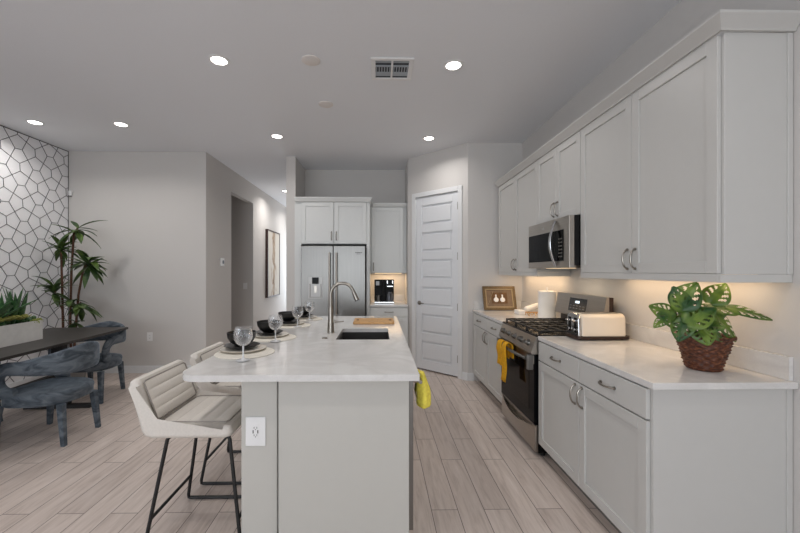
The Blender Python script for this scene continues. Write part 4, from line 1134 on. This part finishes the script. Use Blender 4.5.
def make_chair():
    """barrel-back chair facing local +y"""
    r = thing('dining_chair', '', 'chair')
    n = 40
    outl = []
    for i in range(n):
        a = 2*PI*i/n; c, q = math.cos(a), math.sin(a)
        wd = .275+.035*q
        outl.append((wd*math.copysign(abs(c)**.75, c), .265*math.copysign(abs(q)**.75, q)))
    # cushion with crowned top
    rows = []
    for sc_, z in ((.90, .330), (.97, .336), (.985, .35), (.985, .385), (1.0, .395), (1.0, .412), (.97, .428), (.85, .438), (.6, .444), (.3, .447)):
        rows.append([Vector((x*sc_, y*sc_, z)) for x, y in outl])
    mb = MB(); mb.grid(rows, True); mb.raw(rows[0], [range(n)]); mb.raw(rows[-1], [range(n)])
    mb.build('seat', 'velvet', r, smooth=60)
    # backrest band: from the front of one side, round the back, to the other front; both ends curl down into the seat
    def station(t):
        """t 0..1 from back centre to the seat junction on the +x side: centre, half height vector, outward normal, thickness"""
        if t < .62:
            q = t/.62; a = q*PI*.52
            x = .285*math.sin(a)**.85 if a > 0 else 0; y = -.29*math.cos(a)
            if q > .96: y = -.29*math.cos(PI*.52*.96)+(q-.96)*1.0
            zc = .69-.045*q; h = .116-.064*q**1.2
            nrm = Vector((math.sin(a), -math.cos(a)*1.0, .10)).normalized()
            return Vector((x, y, zc)), Vector((0, 0, h)), nrm, .022
        q = (t-.62)/.38
        # C-curve seen from the side
        R = .105; a = PI/2-q*PI*1.05
        cy, cz = .085, .54
        y = cy+R*1.0*math.cos(a); z = cz+R*math.sin(a)
        x = .285-.035*q
        h = .052-.004*math.sin(PI*q*.7)
        return Vector((x, y, z)), Vector((0, math.cos(a), math.sin(a)))*h, Vector((1, 0, 0)), .022
    T = [i/30 for i in range(31)]
    st_ = [(c, h, nn, th, 1) for c, h, nn, th in (station(t) for t in T)]
    left = [(Vector((-c.x, c.y, c.z)), h, Vector((-nn.x, nn.y, nn.z)), th, -1) for c, h, nn, th, _ in st_[:0:-1]]
    rows = []
    for c, h, nn, th, sg in left+st_:
        H = h.length; hd = h.normalized(); sec = []
        for a in range(16):
            ang = 2*PI*a/16; ca, sa = math.cos(ang), math.sin(ang)
            u = math.copysign(abs(ca)**.45, ca)*H; v = math.copysign(abs(sa)**.8, sa)*th
            sec.append(c+hd*u+nn*v)
        rows.append(sec)
    mb = MB(); mb.grid(rows, True); mb.raw(rows[0], [range(16)]); mb.raw(rows[-1], [range(16)])
    mb.build('backrest', 'velvet', r, smooth=60)
    for sx in (-1, 1):
        for sy in (-1, 1):
            x0 = sx*(.235 if sy > 0 else .17); y0_ = sy*.215; x1 = sx*(.258 if sy > 0 else .182); y1_ = sy*.248
            rows = []
            for k in range(5):
                t = k/4; x, y = x0+(x1-x0)*t, y0_+(y1_-y0_)*t; hh = .025-.008*t; z = .333*(1-t)+.001
                rows.append([Vector((x+a*hh, y+b*hh, z)) for a, b in ((-1, -.8), (-.8, -1), (.8, -1), (1, -.8), (1, .8), (.8, 1), (-.8, 1), (-1, .8))])
            mb = MB(); mb.grid(rows, True); mb.raw(rows[0], [range(8)]); mb.raw(rows[-1], [range(8)]); mb.build('leg', 'velvet', r)
    return r
ch = make_chair()
ch.location = (-2.77, 3.205, 0); ch.rotation_euler = (0, 0, PI/2)
tag(ch, 'blue-grey velvet barrel-back chair at the near long side of the table', 'chair', 'velvet dining chairs')
dup(ch, (-3.21, 4.22, 0), PI+math.radians(3), 'blue-grey velvet barrel-back chair at the far head of the table')
dup(ch, (-3.76, 3.25, 0), -PI/2+math.radians(3), 'blue-grey velvet chair against the accent wall, mostly hidden by the table')

# planter with succulents
pl = thing('succulent_planter', 'long white planter of mixed succulents on the dark table', 'planter', (-3.245, 3.05, .7605))
PM = Matrix.Translation((-3.245, 3.05, .7606)) @ Matrix.Rotation(TA, 4, 'Z')
L0, L1, pw = -.62, .53, .085
mb = MB(PM); th = .012
mb.box((-pw, L0, 0), (pw, L1, .012)).box((-pw, L0, .012), (-pw+th, L1, .18)).box((pw-th, L0, .012), (pw, L1, .18)).box((-pw+th, L0, .012), (pw-th, L0+th, .18)).box((-pw+th, L1-th, .012), (pw-th, L1, .18))
mb.build('box', 'planter', pl)
MB(PM).box((-pw+th, L0+th, .0125), (pw-th, L1-th, .165)).build('soil', 'soil', pl)
def blade(mb, base, d, L, w, bend=0., fold=.25, n=7, k=4, shape=.5):
    """lanceolate leaf from base along d, drooping by bend"""
    base = Vector(base); d = Vector(d).normalized(); up = Vector((0, 0, 1))
    side = d.cross(up)
    if side.length < .05: side = Vector((1, 0, 0))
    side.normalize(); p = base.copy(); rows = []; dd_ = d.copy()
    for i in range(n+1):
        t = i/n; wd = w*(math.sin(PI*(.06+.94*t)**(.6+shape*.4))) if i < n else 0.0005
        nn = side.cross(dd_).normalized()
        rows.append([p+side*(s*wd/2)+nn*(abs(s)*fold*wd/2) for s in [-1+2*j/k for j in range(k+1)]])
        dd_ = (dd_-up*bend/n).normalized(); p = p+dd_*(L/n)
    mb.grid(rows)
mb = MB(); rs_ = random.Random(3)
for (u, y) in ((0, .30), (.01, .36), (-.02, .40), (.02, .20)):
    for k in range(4):
        a = rs_.uniform(0, 2*PI); blade(mb, PM @ Vector((u+.02*math.cos(a), y+.02*math.sin(a), .16)), (.22*math.cos(a), .22*math.sin(a), 1), rs_.uniform(.26, .36), .045, .15)
mb.build('snake_plant', 'snake', pl, thick=.004)
mb = MB()
for k in range(9):
    a = 2*PI*k/9+.3; blade(mb, PM @ Vector((.0, .12, .17)), (math.cos(a), math.sin(a), .95), rs_.uniform(.30, .40), .07, .3)
for y in (-.2, -.5):
    for k in range(9):
        a = 2*PI*k/9+.3+y; blade(mb, PM @ Vector((.0, y, .17)), (math.cos(a), math.sin(a), .9), rs_.uniform(.15, .22), .045, .2)
mb.build('agave', 'snake', pl, thick=.004)
def rosette(mb, c, R, tiers=3):
    for t in range(tiers):
        m = 8-t
        for k in range(m):
            a = 2*PI*k/m+t*.5; el = .25+.42*t
            blade(mb, c, (math.cos(a), math.sin(a), el), R*(1-.2*t), R*.5, -.4, .3, 4, 2)
mb = MB()
for y, u in ((.22, .045), (.13, .05), (.02, .03), (-.1, .045), (-.3, .03), (.33, .05), (-.42, .04)): rosette(mb, PM @ Vector((u, y, .205)), .09)
mb.build('rosettes', 'succ_b', pl, thick=.006)
mb = MB()
for k in range(44):
    u, y = rs_.uniform(-.05, .065), rs_.choice([.38, .42, .45, .28, .18, -.05, -.35])+rs_.uniform(-.04, .04); R = rs_.uniform(.014, .024)
    mb.lathe([(0, -R), (R*.7, -R*.7), (R, 0), (R*.7, R*.7), (0, R)], PM @ Vector((u, y, .172+rs_.uniform(.005, .045))), 8)
for y, u in ((.42, 0.02),): rosette(mb, PM @ Vector((u, y, .18)), .055, 4)
mb.build('jade_cluster', 'succ_a', pl, smooth=70)
mb = MB()
for k in range(70):
    u, y = rs_.uniform(-.03, .08), rs_.uniform(.44, .525)
    p0 = PM @ Vector((u, y, .178)); a = rs_.uniform(-1.2, 1.9); d = Vector((math.cos(a), math.sin(a), .6)); out_ = rs_.uniform(.02, .05); drop = rs_.uniform(.0, .05)
    mb.tube([p0, p0+Vector((d.x*out_*.6, d.y*out_*.6, .018)), p0+Vector((d.x*out_*1.3, d.y*out_*1.3, .005-drop*.6))], [.003, .0035, .002], 5)
mb.build('trailing_moss', 'succ_c', pl)

# tall dracaena in the corner
dp = thing('potted_tree', 'tall leafy plant with three bare stems in the corner behind the table', 'plant', (-3.88, 4.74, 0))
MB().lathe([(0, 0), (.13, 0), (.15, .02), (.18, .30), (.185, .32), (.17, .32), (.165, .28), (0, .27)], (-3.88, 4.74, .001), 36).build('pot', 'pot', dp)
MB().lathe([(0, .272), (.1655, .272), (.1655, .283), (0, .293)], (-3.88, 4.74, .001), 30).build('soil', 'soil', dp)
tr_ = MB()
stemsP = [[(-3.93, 4.72, .28), (-3.965, 4.74, .7), (-3.985, 4.75, 1.2), (-4.0, 4.75, 1.70)], [(-3.88, 4.76, .28), (-3.885, 4.75, .8), (-3.87, 4.75, 1.4), (-3.84, 4.75, 1.88), (-3.79, 4.745, 1.94)], [(-3.83, 4.73, .28), (-3.80, 4.73, .7), (-3.775, 4.74, 1.1), (-3.72, 4.745, 1.42), (-3.65, 4.74, 1.52)],
          [(-3.972, 4.75, .88), (-4.02, 4.74, 1.02), (-4.07, 4.73, 1.18)], [(-3.79, 4.72, .8), (-3.76, 4.70, .92), (-3.70, 4.68, 1.02)], [(-3.885, 4.75, .85), (-3.86, 4.72, .95), (-3.84, 4.69, 1.03)]]
for s in stemsP: tr_.tube(s, [.0145-.004*i/len(s) for i in range(len(s))] if s[0][2] < .5 else .007, 8)
tr_.build('stems', 'bark', dp)
fo = MB(); rl = random.Random(23)
def cluster(c, n, L, el0=-.7, el1=1.5):
    for k in range(n):
        a = 2*PI*k*.382+rl.uniform(-.5, .5); el = rl.uniform(el0, el1)
        d = Vector((math.cos(a), math.sin(a), el)); l = L*rl.uniform(.6, 1.15)
        tip = Vector(c)+d.normalized()*l
        if tip.x < XL+.10 or tip.y > YD-.06: l *= .5
        blade(fo, Vector(c)-Vector((0, 0, .09*rl.random())), d, l, .066*rl.uniform(.75, 1.25), rl.uniform(.2, 1.3), .25, 7, 4, .9)
cluster((-3.785, 4.745, 1.95), 15, .31, -.4, .9)
cluster((-4.0, 4.75, 1.72), 26, .29, -.9, 1.5)
cluster((-3.64, 4.74, 1.53), 27, .31, -1.0, 1.0)
cluster((-4.07, 4.73, 1.19), 19, .27, -.4, 1.9)
cluster((-3.70, 4.68, 1.02), 17, .28, -.7, .7)
cluster((-3.84, 4.69, 1.04), 13, .22, -.5, 1.2)
cluster((-3.79, 4.70, .78), 8, .22, -.7, .5)
fo.build('leaves', 'dracaena', dp, thick=.002, smooth=70, normals=False)
